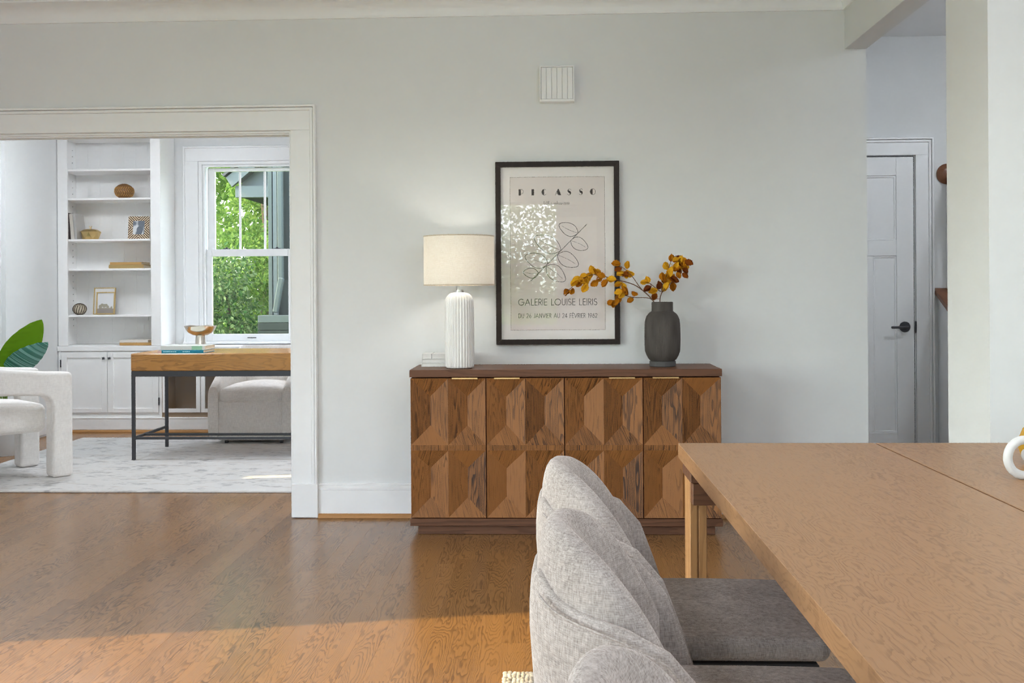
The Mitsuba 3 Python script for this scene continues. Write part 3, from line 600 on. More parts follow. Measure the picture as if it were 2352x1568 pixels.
# ------------------------------------------------------------------ framed poster
t = thing('framed_poster', 'black framed exhibition poster with line drawing hanging above the sideboard', 'picture')
FX0, FX1, FZ0, FZ1, YF = -0.2745, 0.3765, 0.914, 1.877, YW
fw_, fd = 0.028, 0.03
for pts in ([(FX0, FZ0), (FX1, FZ0), (FX1 - fw_, FZ0 + fw_), (FX0 + fw_, FZ0 + fw_)], [(FX1, FZ0), (FX1, FZ1), (FX1 - fw_, FZ1 - fw_), (FX1 - fw_, FZ0 + fw_)],
            [(FX1, FZ1), (FX0, FZ1), (FX0 + fw_, FZ1 - fw_), (FX1 - fw_, FZ1 - fw_)], [(FX0, FZ1), (FX0, FZ0), (FX0 + fw_, FZ0 + fw_), (FX0 + fw_, FZ1 - fw_)]):
    wput(t + '__frame_rail', prism(Polygon(pts).buffer(-0.0004), 'y', YF - fd, YF - 0.002), BLACKF)
put(t + '__mat', box(FX0 + fw_ - 0.004, FX1 - fw_ + 0.004, YF - 0.012, YF - 0.006, FZ0 + fw_ - 0.004, FZ1 - fw_ + 0.004, 0), MATB)
po = put(t + '__poster', box(-0.198, 0.300, YF - 0.0135, YF - 0.0125, 0.990, 1.797, 0), PAPER)
yp = YF - 0.0136
bd = sbox(-0.198, 0.990, 0.300, 1.797); flat(bd.difference(bd.buffer(-0.0012)), 0, 0, yp + 0.0002, diffuse('border_ink', (0.20, 0.17, 0.15)), po + '__border')
flat(sbox(-0.155, 1.206, 0.257, 1.585), 0, 0, yp + 0.0001, PALEINK, po + '__drawing_panel', 0.0003)
dg, parts = deco(), []
for ch, xx in zip('PICASSO', (-0.152, -0.084, -0.031, 0.041, 0.103, 0.164, 0.2235)):
    parts.append(affinity.translate(affinity.scale(dg[ch], 0.0325, 0.0325, origin=(0, 0)), xx, 1.7005))
flat(unary_union(parts), 0, 0, yp, INK, po + '__title')
flat(write_line('GALERIE LOUISE LEIRIS', 0.0325, 0.414, 0.0030), -0.157, 1.1215, yp, INK, po + '__gallery_line')
flat(write_line('DU 26 JANVIER AU 24 FÉVRIER 1962', 0.0222, 0.414, 0.0021), -0.157, 1.0550, yp, INK, po + '__date_line')
# small handwritten line (a scrawl ending in a year), and a loose line drawing of a leafy sprig
hw, x = [], -0.021
rr = np.random.default_rng(11)
for i in range(13):
    if i in (4, 6): x += 0.006; continue
    hgt = 0.007 + 0.007 * (rr.random() < 0.35); hw.append(LineString(spline([(x, 1.653 + rr.normal() * 0.001), (x + 0.003, 1.653 + hgt), (x + 0.006, 1.652), (x + 0.009, 1.656)], 10)).buffer(0.0006)); x += 0.0082
flat(unary_union(hw), 0, 0, yp, INK, po + '__handwriting')
flat(write_line('1949', 0.012, 0.030, 0.0012), x + 0.004, 1.650, yp, INK, po + '__year')
art = []
def stroke(pts, w=0.0026, n=50): art.append(LineString(spline(pts, n)).buffer(w / 2, 3))
stroke([(0.205, 1.545), (0.16, 1.50), (0.10, 1.44), (0.03, 1.37), (-0.03, 1.31), (-0.09, 1.25)])
for (bx_, bz, tx, tz, wd) in [(0.16, 1.50, 0.06, 1.545, .035), (0.12, 1.46, 0.21, 1.42, .035), (0.07, 1.41, -0.07, 1.48, .045), (0.05, 1.385, 0.16, 1.33, .04), (0.0, 1.34, -0.12, 1.38, .04), (-0.01, 1.325, 0.09, 1.25, .04), (-0.05, 1.29, -0.13, 1.295, .028)]:
    d = np.array([tx - bx_, tz - bz]); nrm = np.array([-d[1], d[0]]) / np.linalg.norm(d); b = np.array([bx_, bz])
    stroke([b, b + d * 0.35 + nrm * wd, b + d * 0.75 + nrm * wd * 0.7, b + d, b + d * 0.7 - nrm * wd * 0.75, b + d * 0.3 - nrm * wd * 0.8, b])
    stroke([b, b + d * 0.5 + nrm * 0.004, b + d * 0.85], 0.0014, 12)
flat(unary_union(art), 0, 0, yp, INK, po + '__line_drawing')
put(t + '__glass', (np.array([[FX0 + fw_, YF - 0.024, FZ0 + fw_], [FX1 - fw_, YF - 0.024, FZ0 + fw_], [FX1 - fw_, YF - 0.024, FZ1 - fw_], [FX0 + fw_, YF - 0.024, FZ1 - fw_]]), np.array([[0, 1, 2, 3]])), GLASS)

# ------------------------------------------------------------------ doorbell chime box
t = thing('doorbell_chime', 'square white slatted chime box high on the grey wall', 'chime box')
a0, a1, b0, b1 = -0.038, 0.144, 2.186, 2.374
put(t + '__case', cat([box(a0, a1, YW - 0.052, YW - 0.001, b1 - 0.006, b1, 0.002), box(a0, a1, YW - 0.052, YW - 0.001, b0, b0 + 0.014, 0.002), box(a0, a0 + 0.007, YW - 0.052, YW - 0.001, b0, b1, 0.002), box(a1 - 0.007, a1, YW - 0.052, YW - 0.001, b0, b1, 0.002), box(a0 + 0.004, a1 - 0.004, YW - 0.04, YW - 0.001, b0 + 0.004, b1 - 0.004, 0)]), TRIM)
w = (a1 - a0 - 0.016) / 6
for i in range(6): put(t + '__slat', box(a0 + 0.008 + i * w + 0.0008, a0 + 0.008 + (i + 1) * w - 0.0008, YW - 0.047, YW - 0.039, b0 + 0.015, b1 - 0.008, 0.002), TRIM)

# ------------------------------------------------------------------ dining table
t = thing('dining_table', 'large oak dining table with plank legs at the right front', 'table')
TX0, TXM, TX1, TY0, TY1, TZ0, TZ1 = 0.362, 0.908, 1.454, 0.42, 2.768, 0.721, 0.762
for x0, x1 in ((TX0, TXM - 0.0022), (TXM + 0.0022, TX1)): wput(t + '__top_leaf', box(x0, x1, TY0, TY1, TZ0, TZ1, 0.0010), TABLEW)
for y0, y1 in ((2.62, 2.72), (0.50, 0.60)):
    for x0 in (TX0 + 0.011, TX1 - 0.011 - 0.045):
        m = [box(x0, x0 + 0.020, y0, y1, 0.013, TZ0, 0.002), box(x0 + 0.023, x0 + 0.045, y0 + 0.001, y1, 0.013, TZ0, 0.002), box(x0 + 0.015, x0 + 0.03, y0 + 0.004, y1 - 0.004, 0.014, TZ0 - 0.002, 0)]
        wput(t + '__leg', cat(m), LEGW)
    wput(t + '__cross_rail', box(TX0 + 0.012, TX1 - 0.012, y0 - 0.045, y0 - 0.001, 0.628, 0.686, 0.002), SIDEW)
    wput(t + '__cross_batten', box(TX0 + 0.006, TX1 - 0.006, y0 - 0.05, y1, 0.687, TZ0, 0.002), SIDEW)

# ------------------------------------------------------------------ dining rug and shell-back chairs
t = thing('dining_rug', 'beige looped wool rug under the dining table', 'rug')
put(t + '__backing', box(-0.145, 1.9, -1.2, 3.035, 0.0005, 0.008, 0.003), LOOP)
lp, q0 = [], trimesh.creation.icosphere(1, 1.0)
for i in range(35):
    for j in range(34):
        x, y = -0.139 + i * 0.0135 + rng.normal() * 0.0015, 3.028 - j * 0.0135 + rng.normal() * 0.0015
        m = q0.copy(); m.apply_scale([0.0075 + rng.random() * 0.002, 0.006 + rng.random() * 0.002, 0.006]); m.apply_translation([x, y, 0.009 + rng.random() * 0.002]); lp.append(m)
put(t + '__loop_pile', cat(lp), LOOP, True, kind='stuff')

def petal(psi0, psi1, ztop, zbot, R, th, xc, lean, n=56, m=22, power=2.4, inward=0.0):
    """A thick upholstered panel on an upright round shell (psi = 0 at the back, chair faces +x)."""
    V = []
    for i in range(n + 1):
        s = i / n; psi = psi0 + (psi1 - psi0) * s
        e = max(0.0, 1 - abs(2 * s - 1) ** power) ** 0.5
        tk = max(th * e, 0.0006); zt, zb = ztop(psi), zbot(psi)
        if zt - zb < 0.012: zt = zb + 0.012
        row = []
        for j in range(m):
            a = 2 * math.pi * j / m; ca, sa = math.cos(a), math.sin(a)
            dz = math.copysign(abs(sa) ** 0.55, sa); dr_ = math.copysign(abs(ca) ** 0.75, ca)
            z = (zt + zb) / 2 + dz * (zt - zb) / 2
            taper = 0.80 + 0.20 * (1 - abs(dz) ** 3)
            r = R + lean * (z - 0.45) + tk * dr_ * taper
            row.append((xc - r * math.cos(psi), r * math.sin(psi), z))
        V.append(row)
    V = np.array(V); n1 = n + 1
    i, j = np.meshgrid(np.arange(n), np.arange(m), indexing='ij')
    q = np.stack([i * m + j, (i + 1) * m + j, (i + 1) * m + (j + 1) % m, i * m + (j + 1) % m], -1).reshape(-1, 4)
    f = np.vstack([q[:, [0, 1, 2]], q[:, [0, 2, 3]]]); v = V.reshape(-1, 3); k0 = len(v)
    v = np.vstack([v, V[0].mean(0), V[-1].mean(0)])
    f = np.vstack([f, [[k0, (j + 1) % m, j] for j in range(m)][::1], [[k0 + 1, n * m + j, n * m + (j + 1) % m] for j in range(m)]])
    mm = trimesh.Trimesh(v, f, process=False)
    if mm.volume < 0: mm.invert()
    return mm
D = math.radians
def ztc(p): return max(0.46, 0.819 - 0.150 * (abs(p) / D(70)) ** 3)
def ztw(p):
    a = math.degrees(abs(p)); return float(np.interp(a, [0, 6, 12, 18, 24, 30, 40, 50, 60, 74, 86, 94, 101], [0.715, 0.742, 0.750, 0.745, 0.735, 0.725, 0.718, 0.714, 0.708, 0.684, 0.625, 0.535, 0.45]))
XC = 0.238
center_m = petal(D(-80), D(80), ztc, lambda p: 0.40, 0.184, 0.046, XC, 0.105, 72, 30, 5.0)
wing_m = {s: petal(D(-7) * s, D(101) * s, ztw, lambda p: 0.385, 0.230, 0.026, XC, 0.08, 64, 22, 7.0) for s in (1, -1)}
def seam(zt, R, lean, p0, p1, dz=0.0):
    return tube([(XC - (R + lean * (zt(p) - 0.45)) * math.cos(p), (R + lean * (zt(p) - 0.45)) * math.sin(p), zt(p) + dz) for p in np.linspace(p0, p1, 48)], 0.0022, 6)
seat_m = rbox(0.055, 0.555, -0.215, 0.215, 0.452, 0.498, 0.022)
sv = seat_m.subdivide_to_size(0.04); sv.vertices[:, 2] += 0.012 * np.clip(1 - ((sv.vertices[:, 0] - 0.31) / 0.26) ** 2, 0, 1) * np.clip(1 - (sv.vertices[:, 1] / 0.25) ** 2, 0, 1) * (sv.vertices[:, 2] > 0.48)
frame_m = cat([box(0.09, 0.53, s * 0.198 - 0.012, s * 0.198 + 0.012, 0.415, 0.450, 0.003) for s in (1, -1)] + [box(x, x + 0.024, -0.19, 0.19, 0.417, 0.448, 0.003) for x in (0.09, 0.506)])
def leg_m(x, y, dx, dy):
    return trimesh.Trimesh(np.concatenate([trimesh.creation.icosphere(1, 0.014).vertices + [x, y, 0.425], trimesh.creation.icosphere(1, 0.009).vertices + [x + dx, y + dy, 0.0225]])).convex_hull
P_ = {'center_petal': mikit.ply(center_m, PETAL, True), 'wing': [mikit.ply(wing_m[s], PETAL, True) for s in (1, -1)], 'seat': mikit.ply(sv, PETAL, True), 'frame': mikit.ply(frame_m, BLACKM),
      'leg': [mikit.ply(leg_m(x, y, dx, dy), BLACKM, 40) for x, y, dx, dy in ((0.5, 0.2, 0.03, 0.02), (0.5, -0.2, 0.03, -0.02), (0.12, 0.2, -0.03, 0.02), (0.12, -0.2, -0.03, -0.02))],
      'piping': [mikit.ply(seam(ztw, 0.230 + 0.0225, 0.08, s * D(24), s * D(90), -0.010), PETAL, True) for s in (1, -1)]}
for x, y, rz, lb in ((0.0, 2.160, 0, 'grey tweed shell-back dining chair farthest from the camera, nearest the sideboard'), (-0.004, 1.610, 0, 'grey tweed shell-back dining chair in the middle of the row of three'), (0.022, 0.945, 0, 'grey tweed shell-back dining chair nearest the camera, cut off by the bottom of the picture')):
    t = thing('dining_chair', lb, 'chair', 'dining chairs along the left of the table')
    W_ = T().translate([x, y, 0]).rotate([0, 0, 1], rz)
    put(t + '__back_panel', P_['center_petal'], None, to_world=W_)
    for w in P_['wing']: put(t + '__back_wing', w, None, to_world=W_)
    for w in P_['piping']: put(t + '__piping', w, None, to_world=W_)
    put(t + '__seat', P_['seat'], None, to_world=W_)
    put(t + '__seat_frame', P_['frame'], None, to_world=W_)
    for l_ in P_['leg']: put(t + '__leg', l_, None, to_world=W_)

# white chain links and an ochre jar on the table
t = thing('decorative_chain', 'white ceramic decorative chain of rings on the dining table', 'ornament')
tor = trimesh.creation.torus(0.0395, 0.0098, 48, 20)
put(t + '__link', move(tor, 1.064, 2.235, 0.8105, rx=math.pi / 2, rz=0.12), MATTEW, True)
put(t + '__link', move(tor, 1.106, 2.235, 0.7985, rx=0.45, ry=0.25, rz=0.2), MATTEW, True)
put(t + '__link', move(tor, 1.170, 2.250, 0.7745, rx=0.03, rz=0.3), MATTEW, True)
t = thing('ochre_jar', 'small ochre jar with dark mouth behind the white rings on the dining table', 'jar')
put(t + '__body', move(lathe([(0.001, 0.762), (0.03, 0.762), (0.042, 0.775), (0.05, 0.8), (0.05, 0.822), (0.04, 0.848), (0.026, 0.862), (0.026, 0.872), (0.021, 0.872), (0.021, 0.85), (0.001, 0.84)], 12), 1.192, 2.42), mat('ochre_glaze', (0.38, 0.21, 0.02), 0.4), 20)
put(t + '__stopper', move(lathe([(0.001, 0.905), (0.012, 0.902), (0.018, 0.892), (0.012, 0.876), (0.02, 0.87), (0.001, 0.868)], 12), 1.192, 2.42), 'mat_ochre_glaze', 20)

# ------------------------------------------------------------------ study: built-in bookcase and cabinets
t = thing('bookcase', 'white built-in bookcase with six open bays and two cabinet doors below', 'bookcase')
BY, BB, BX0, BX1 = 8.37, 8.695, -4.262, -3.353
OX0, OX1 = -4.175, -3.441
IX0, IX1 = -4.250, -3.371
put(t + '__stile', box(BX0, OX0, BY, BY + 0.02, 0.752, 2.74, 0.002), CABW)
put(t + '__stile', box(OX1, BX1, BY, BY + 0.02, 0.752, 2.74, 0.002), CABW)
put(t + '__top_rail', box(OX0, OX1, BY, BY + 0.02, 2.551, 2.74, 0.002), CABW)
put(t + '__side_panel', box(BX0, IX0, BY + 0.02, BB, 0.752, 2.74, 0.001), CABW)
put(t + '__side_panel', box(IX1, BX1, BY + 0.02, BB, 0.752, 2.74, 0.001), CABW)
put(t + '__top_panel', box(IX0, IX1, BY + 0.02, BB, 2.56, 2.58, 0.001), CABW)
nb = 8; bw = (IX1 - IX0) / nb
for i in range(nb): put(t + '__back_board', box(IX0 + i * bw + 0.0001, IX0 + (i + 1) * bw - 0.0001, BB - 0.012, BB, 0.752, 2.56, 0.0005), CABW)
for z in (2.290, 2.038, 1.680, 1.424, 1.020): put(t + '__shelf', box(IX0 + 0.001, IX1 - 0.001, BY + 0.021, BB - 0.013, z - 0.018, z, 0.0015), CABW)
pins = [cyl([IX0 - 0.001, BY + 0.25, z], [IX0 + 0.0035, BY + 0.25, z], 0.004, 8) for z in np.arange(0.92, 2.5, 0.056) if min(abs(z - s + 0.01) for s in (2.290, 2.038, 1.680, 1.424, 1.020)) > 0.02]
put(t + '__shelf_pin', cat(pins), mat('pin_grey', (0.25, 0.25, 0.25)), kind='stuff')
put(t + '__counter', box(BX0 - 0.004, BX1 + 0.03, BY - 0.012, BB, 0.706, 0.750, 0.003), CABW)
put(t + '__cabinet_frame', cat([box(BX0, -4.237, BY, BB, 0.13, 0.706, 0.001), box(-3.374, -3.350, BY, BB, 0.13, 0.706, 0.001), box(-4.237, -3.374, BY + 0.01, BB, 0.13, 0.17, 0), box(-4.237, -3.374, BY + 0.012, BB - 0.01, 0.17, 0.706, 0)]), CABW)
def shaker(key_, x0, x1, z0, z1, y, st=0.05):
    put(key_, cat([box(x0, x0 + st, y - 0.018, y, z0, z1, 0.0015), box(x1 - st, x1, y - 0.018, y, z0, z1, 0.0015), box(x0 + st, x1 - st, y - 0.018, y, z1 - st, z1, 0.0015), box(x0 + st, x1 - st, y - 0.018, y, z0, z0 + st * 0.75, 0.0015), box(x0 + st, x1 - st, y - 0.006, y, z0 + st * 0.7, z1 - st, 0)]), CABW)
for x0, x1, kx, hx in ((-4.233, -3.8285, -3.851, -4.237), (-3.8245, -3.378, -3.800, -3.374)):
    d = key(t + '__door'); _used.pop(d, None)
    scene.pop(d, None); shaker(d, x0, x1, 0.172, 0.698, BY + 0.010)
    kn = [cyl([kx, BY - 0.008, 0.645], [kx, BY - 0.026, 0.645], 0.005, 10)] + [move(rbox(-0.013, 0.013, -0.006, 0.006, -0.004, 0.004, 0.003), 0, 0, 0, ry=a).apply_translation([kx, BY - 0.03, 0.645]) for a in (0.6, 2.2)]
    put(d + '__knob', cat(kn), BLACKM, 40, label='small dark metal knob')
    for z in (0.27, 0.60): put(d + '__hinge', cyl([hx, BY - 0.006, z - 0.032], [hx, BY - 0.006, z + 0.032], 0.0065, 10), BLACKM, 40)
put(t + '__toe_board', cat([box(BX0 - 0.002, BX1 + 0.02, BY - 0.006, BY + 0.05, 0.022, 0.125, 0.003), box(BX0 - 0.002, BX1 + 0.02, BY - 0.012, BY + 0.05, 0.118, 0.131, 0.004)]), CABW)

t = thing('window_cabinet', 'low white cabinet with glass doors under the study window', 'cabinet')
CX1 = -1.6
put(t + '__counter', box(BX1 + 0.03, CX1, BY - 0.012, BB - 0.06, 0.706, 0.742, 0.003), CABW)
put(t + '__carcass', cat([box(BX1 + 0.003, -3.345, BY, BB, 0.13, 0.706, 0.001), box(CX1 - 0.02, CX1, BY, BB, 0.13, 0.706, 0.001), box(-3.345, CX1, BY + 0.01, BB, 0.13, 0.17, 0), box(-3.345, CX1 - 0.02, BB - 0.03, BB, 0.17, 0.706, 0), box(-3.345, CX1 - 0.02, BY + 0.03, BB - 0.03, 0.575, 0.59, 0)]), mat('tan_interior', (0.30, 0.22, 0.15), 0.7))
for x0, x1 in ((-3.343, -3.012), (-3.006, -2.62), (-2.614, -2.23), (-2.224, -1.84)):
    d = key(t + '__door'); scene.pop(d, None); st = 0.036
    scene[d] = mikit.ply(cat([box(x0, x0 + st, BY - 0.008, BY + 0.01, 0.172, 0.70, 0.0015), box(x1 - st, x1, BY - 0.008, BY + 0.01, 0.172, 0.70, 0.0015), box(x0 + st, x1 - st, BY - 0.008, BY + 0.01, 0.70 - 0.045, 0.70, 0.0015), box(x0 + st, x1 - st, BY - 0.008, BY + 0.01, 0.172, 0.206, 0.0015)]), CABW)
    pane(d + '__pane', x0 + st, x1 - st, BY + 0.003, 0.206, 0.655)
put(t + '__toe_board', cat([box(BX1 + 0.02, CX1, BY - 0.006, BY + 0.05, 0.022, 0.125, 0.003), box(BX1 + 0.02, CX1, BY - 0.012, BY + 0.05, 0.118, 0.131, 0.004)]), CABW)
struct('trim_10', prism(shoe_prof(BY - 0.006, 1), 'x', BX0, CX1), SHOE, 40)

# --- shelf objects
def book(x0, x1, y0, y1, z0, z1, cover, label, group, flat_=True, T_=None, cov=0.003):
    t = thing('book', label, 'book', group)
    c = cat([box(x0, x1, y0, y1, z0, z0 + cov, 0.0008), box(x0, x1, y0, y1, z1 - cov, z1, 0.0008), box(x0, x0 + cov, y0, y1, z0, z1, 0.0008)] if flat_ == 'spine_left' else
            [box(x0, x1, y0, y1, z0, z0 + cov, 0.0008), box(x0, x1, y0, y1, z1 - cov, z1, 0.0008), box(x0, x1, y0, y0 + cov, z0, z1, 0.0008)])
    p = box(x0 + (cov if flat_ == 'spine_left' else 0.003), x1 - 0.003, y0 + (0.003 if flat_ == 'spine_left' else cov), y1 - 0.003, z0 + cov, z1 - cov, 0)
    if T_: c, p = T_(c), T_(p)
    put(t + '__cover', c, cover); put(t + '__pages', p, PAGES); return t
PAGES = mat('cream_pages', (0.70, 0.62, 0.48), 0.8)
TAN = mat('tan_cover', (0.46, 0.27, 0.10), 0.6); OLIVE = mat('olive_cover', (0.36, 0.25, 0.10), 0.6); GREYC = mat('grey_cover', (0.42, 0.41, 0.40), 0.6); DKC = mat('dark_cover', (0.05, 0.04, 0.04), 0.6); CREAM = mat('cream_cover', (0.66, 0.62, 0.56), 0.6)
book(-3.838, -3.53, 8.43, 8.63, 1.4245, 1.4565, OLIVE, 'olive brown book lying at the bottom of the pair on the fourth shelf', 'lying books on the fourth shelf')
book(-3.83, -3.55, 8.435, 8.62, 1.457, 1.479, TAN, 'tan book lying on top of the pair on the fourth shelf', 'lying books on the fourth shelf')
book(-3.742, -3.46, 8.42, 8.62, 0.7525, 0.776, TAN, 'tan book at the bottom of the pair in the lowest bay', 'books in the lowest bay')
book(-3.745, -3.49, 8.42, 8.62, 0.7765, 0.797, CREAM, 'cream book on top of the pair in the lowest bay', 'books in the lowest bay')
for i, (x, cv, hgt, lb) in enumerate(((-4.203, DKC, 0.232, 'dark thin book leaning at the left end of the third shelf'), (-4.179, CREAM, 0.225, 'cream book leaning between two others on the third shelf'), (-4.146, GREYC, 0.222, 'grey book leaning against the cream one, beside the gold box'))):
    wd = (0.022, 0.03, 0.022)[i]
    def lean(m, x=x):
        m = m.copy(); m.apply_transform(trimesh.transformations.rotation_matrix(-0.075, [0, 1, 0])); m.apply_translation([x + 0.002, 0, 1.6812 + 0.0]); m.apply_translation([0, 0, -min(0, m.bounds[0][2] - 1.6805)]); return m
    t = thing('book', lb, 'book', 'books leaning on the third shelf')
    put(t + '__cover', lean(cat([box(0, 0.003, 8.44, 8.60, 0, hgt, 0.0008), box(wd - 0.003, wd, 8.44, 8.60, 0, hgt, 0.0008), box(0, wd, 8.44, 8.443, 0, hgt, 0.0008)])), cv)
    put(t + '__pages', lean(box(0.003, wd - 0.003, 8.443, 8.598, 0.003, hgt - 0.003, 0)), PAGES)
# carved round wooden vase
t = thing('carved_vase', 'round brown wooden vase with carved chevrons on the second shelf', 'vase')
BRN = mat('carved_wood', mikit.proc(lambda p, n, uv: mix((0.20, 0.095, 0.03), (0.10, 0.042, 0.014), noise(p.x * 60, p.y * 60, p.z * 220))), 0.45)
rp = [(0.001, 0.0), (0.045, 0.0)] + [(0.081 * math.cos(a), 0.066 + 0.066 * math.sin(a)) for a in np.linspace(-0.95, 1.25, 24)] + [(0.02, 0.131), (0.018, 0.12), (0.001, 0.118)]
put(t + '__body', move(lathe(rp, 48), -3.726, 8.5, 2.0385), BRN, 50)
cv = []
for row, (zb, sgn) in enumerate(((0.088, 1), (0.060, -1), (0.030, 1))):
    for a in np.arange(0, 2 * math.pi, 2 * math.pi / 26):
        q = []
        for u in np.linspace(0, 1, 5):
            z = zb - 0.012 + 0.024 * u; ang = a + sgn * 0.09 * (u - 0.5) * 2; rr_ = 0.0815 * math.sqrt(max(0.05, 1 - ((z - 0.066) / 0.067) ** 2)) + 0.0006
            q.append((-3.726 + rr_ * math.cos(ang), 8.5 + rr_ * math.sin(ang), 2.0385 + z))
        cv.append(tube(q, 0.0022, 6))
put(t + '__carving', cat(cv), mat('carved_highlight', (0.50, 0.28, 0.09), 0.45), 60)
# gold faceted box with lid
t = thing('gold_box', 'faceted gold lidded box on the third shelf', 'box')
def facet_ring(n_, rows):
    v, f = [], []
    for r_, z, off in rows: v += [(r_ * math.cos(2 * math.pi * (i + off) / n_), r_ * math.sin(2 * math.pi * (i + off) / n_), z) for i in range(n_)]
    for k_ in range(len(rows) - 1):
        o0, o1 = rows[k_][2], rows[k_ + 1][2]
        for i in range(n_):
            a, b = k_ * n_ + i, k_ * n_ + (i + 1) % n_; c, d_ = (k_ + 1) * n_ + i, (k_ + 1) * n_ + (i + 1) % n_
            f += [(a, b, c), (b, d_, c)]
    return trimesh.Trimesh(np.array(v), f, process=False)
put(t + '__body', move(facet_ring(7, [(0.001, 0, 0), (0.068, 0.001, 0), (0.086, 0.066, 0.5)]), -4.030, 8.5, 1.6805), GOLD)
put(t + '__lid', move(facet_ring(10, [(0.086, 0.066, 0.2), (0.089, 0.07, 0.2), (0.060, 0.088, 0.2), (0.02, 0.095, 0.2), (0.001, 0.096, 0.2)]), -4.030, 8.5, 1.6805), GOLD)
put(t + '__lid_handle', cat([cyl([-4.030, 8.5, 1.774], [-4.040, 8.5, 1.802], 0.0028, 8), cyl([-4.030, 8.5, 1.774], [-4.020, 8.5, 1.802], 0.0028, 8)]), GOLD)
# picture frames on the shelves
def lean_xf(x, y, z, tilt, turn=0.0):
    return lambda m: move(m, x, y, z, rx=-tilt, rz=turn)
BONE = mat('bone_inlay', (0.66, 0.53, 0.38), 0.45); INLAY = mat('dark_inlay', (0.07, 0.035, 0.02), 0.45)
t = thing('photo_frame', 'photo frame with striped brown and cream inlay on the third shelf', 'photo frame')
W2, H2 = 0.090, 0.2; X = lean_xf(-3.585, 8.46, 1.6822, 0.12, 0.08); bw_ = 0.04
fr = sbox(-W2, 0, W2, H2).difference(sbox(-W2 + bw_, bw_, W2 - bw_, H2 - bw_))
put(t + '__frame', X(prism(fr, 'y', -0.006, 0.006)), BONE)
st = []
for qx in (-1, 1):
    for qz in (0, 1):
        quad = sbox(0 if qx > 0 else -W2, H2 / 2 if qz else 0, W2 if qx > 0 else 0, H2 if qz else H2 / 2).intersection(fr)
        for c in np.arange(-0.3, 0.3, 0.0215):
            s_ = qx * (1 if qz else -1)
            st.append(LineString([(-0.3, c + s_ * 0.3 * -1 + H2 / 2), (0.3, c + s_ * 0.3 + H2 / 2)]).buffer(0.0038).intersection(quad))
st = unary_union([s_ for s_ in st if not s_.is_empty])
put(t + '__inlay', X(prism(st, 'y', -0.0066, -0.005)), INLAY)
def photo_bw(p, n, uv):
    return mix((0.16, 0.18, 0.21), (0.62, 0.64, 0.66), smoothstep(0.3, 0.7, noise(p.x * 45, p.z * 22, 3.0)))
put(t + '__photo', X(box(-W2 + bw_, W2 - bw_, -0.003, 0.001, bw_, H2 - bw_, 0)), diffuse('grey_photo', mikit.proc(photo_bw)))
pd = affinity.scale(Point(0.008, bw_ + 0.035).buffer(1, 16), 0.026, 0.038).intersection(sbox(-W2 + bw_, bw_, W2 - bw_, H2 - bw_))
put(t + '__photo_figure', X(prism(pd, 'y', -0.0036, -0.003)), mat('photo_slate', (0.13, 0.15, 0.18)))
t = thing('photo_frame', 'gold framed abstract print in white mat leaning behind on the fifth shelf', 'photo frame')
X = lean_xf(-3.93, 8.535, 1.0225, 0.13, 0.05); W2, H2 = 0.094, 0.236
put(t + '__frame', X(prism(sbox(-W2, 0, W2, H2).difference(sbox(-W2 + 0.006, 0.006, W2 - 0.006, H2 - 0.006)), 'y', -0.012, 0.006)), GOLD)
put(t + '__mat', X(box(-W2 + 0.006, W2 - 0.006, -0.004, 0, 0.006, H2 - 0.006, 0)), PRINTW)
pr = sbox(-0.066, 0.045, 0.05, 0.195); put(t + '__print', X(prism(pr, 'y', -0.0046, -0.004)), mat('print_grey', (0.36, 0.37, 0.36)))
put(t + '__print_shape', X(prism(LineString(spline([(0.0, 0.195), (-0.035, 0.13), (-0.03, 0.105), (0.045, 0.055)], 20)).buffer(0.008).intersection(pr), 'y', -0.0051, -0.0046)), PRINTW)
t = thing('photo_frame', 'small brass framed landscape photo standing in front on the fifth shelf', 'photo frame')
X = lean_xf(-3.888, 8.47, 1.0225, 0.1, 0.05); W2, H2 = 0.080, 0.197
put(t + '__frame', X(cat([prism(sbox(-W2, 0, W2, H2).difference(sbox(-W2 + 0.008, 0.008, W2 - 0.008, H2 - 0.008)), 'y', -0.012, 0.010)])), GOLD)
put(t + '__photo', X(box(-W2 + 0.008, W2 - 0.008, -0.002, 0.002, 0.008, H2 - 0.008, 0)), mat('pale_sky_photo', (0.66, 0.66, 0.67)))
put(t + '__photo_ground', X(prism(sbox(-W2 + 0.008, 0.008, W2 - 0.008, 0.05), 'y', -0.0026, -0.002)), mat('photo_ground', (0.25, 0.21, 0.18)))
put(t + '__photo_trees', X(prism(unary_union([Point(x, z).buffer(r) for x, z, r in ((-0.045, 0.07, 0.015), (-0.03, 0.082, 0.014), (-0.012, 0.075, 0.016), (0.005, 0.08, 0.013), (0.018, 0.066, 0.012), (0.05, 0.062, 0.008))] + [sbox(-0.06, 0.05, 0.06, 0.058)]), 'y', -0.0028, -0.002)), mat('photo_trees', (0.30, 0.27, 0.20)))
put(t + '__glass', X(trimesh.Trimesh(np.array([[-W2 + 0.008, -0.008, 0.008], [W2 - 0.008, -0.008, 0.008], [W2 - 0.008, -0.008, H2 - 0.008], [-W2 + 0.008, -0.008, H2 - 0.008]]), [[0, 1, 2], [0, 2, 3]], process=False)), GLASS)
t = thing('striped_ball', 'small round cream and brown striped ball on the fifth shelf', 'ornament')
sp_ = trimesh.creation.uv_sphere(0.056, count=[20, 40]); sp_.apply_scale([1, 1, 0.88]); sp_.apply_translation([-4.128, 8.49, 1.0202 + 0.0495])
put(t + '__body', sp_, mat('ball_cream', (0.50, 0.44, 0.34), 0.5), True)
rb = []
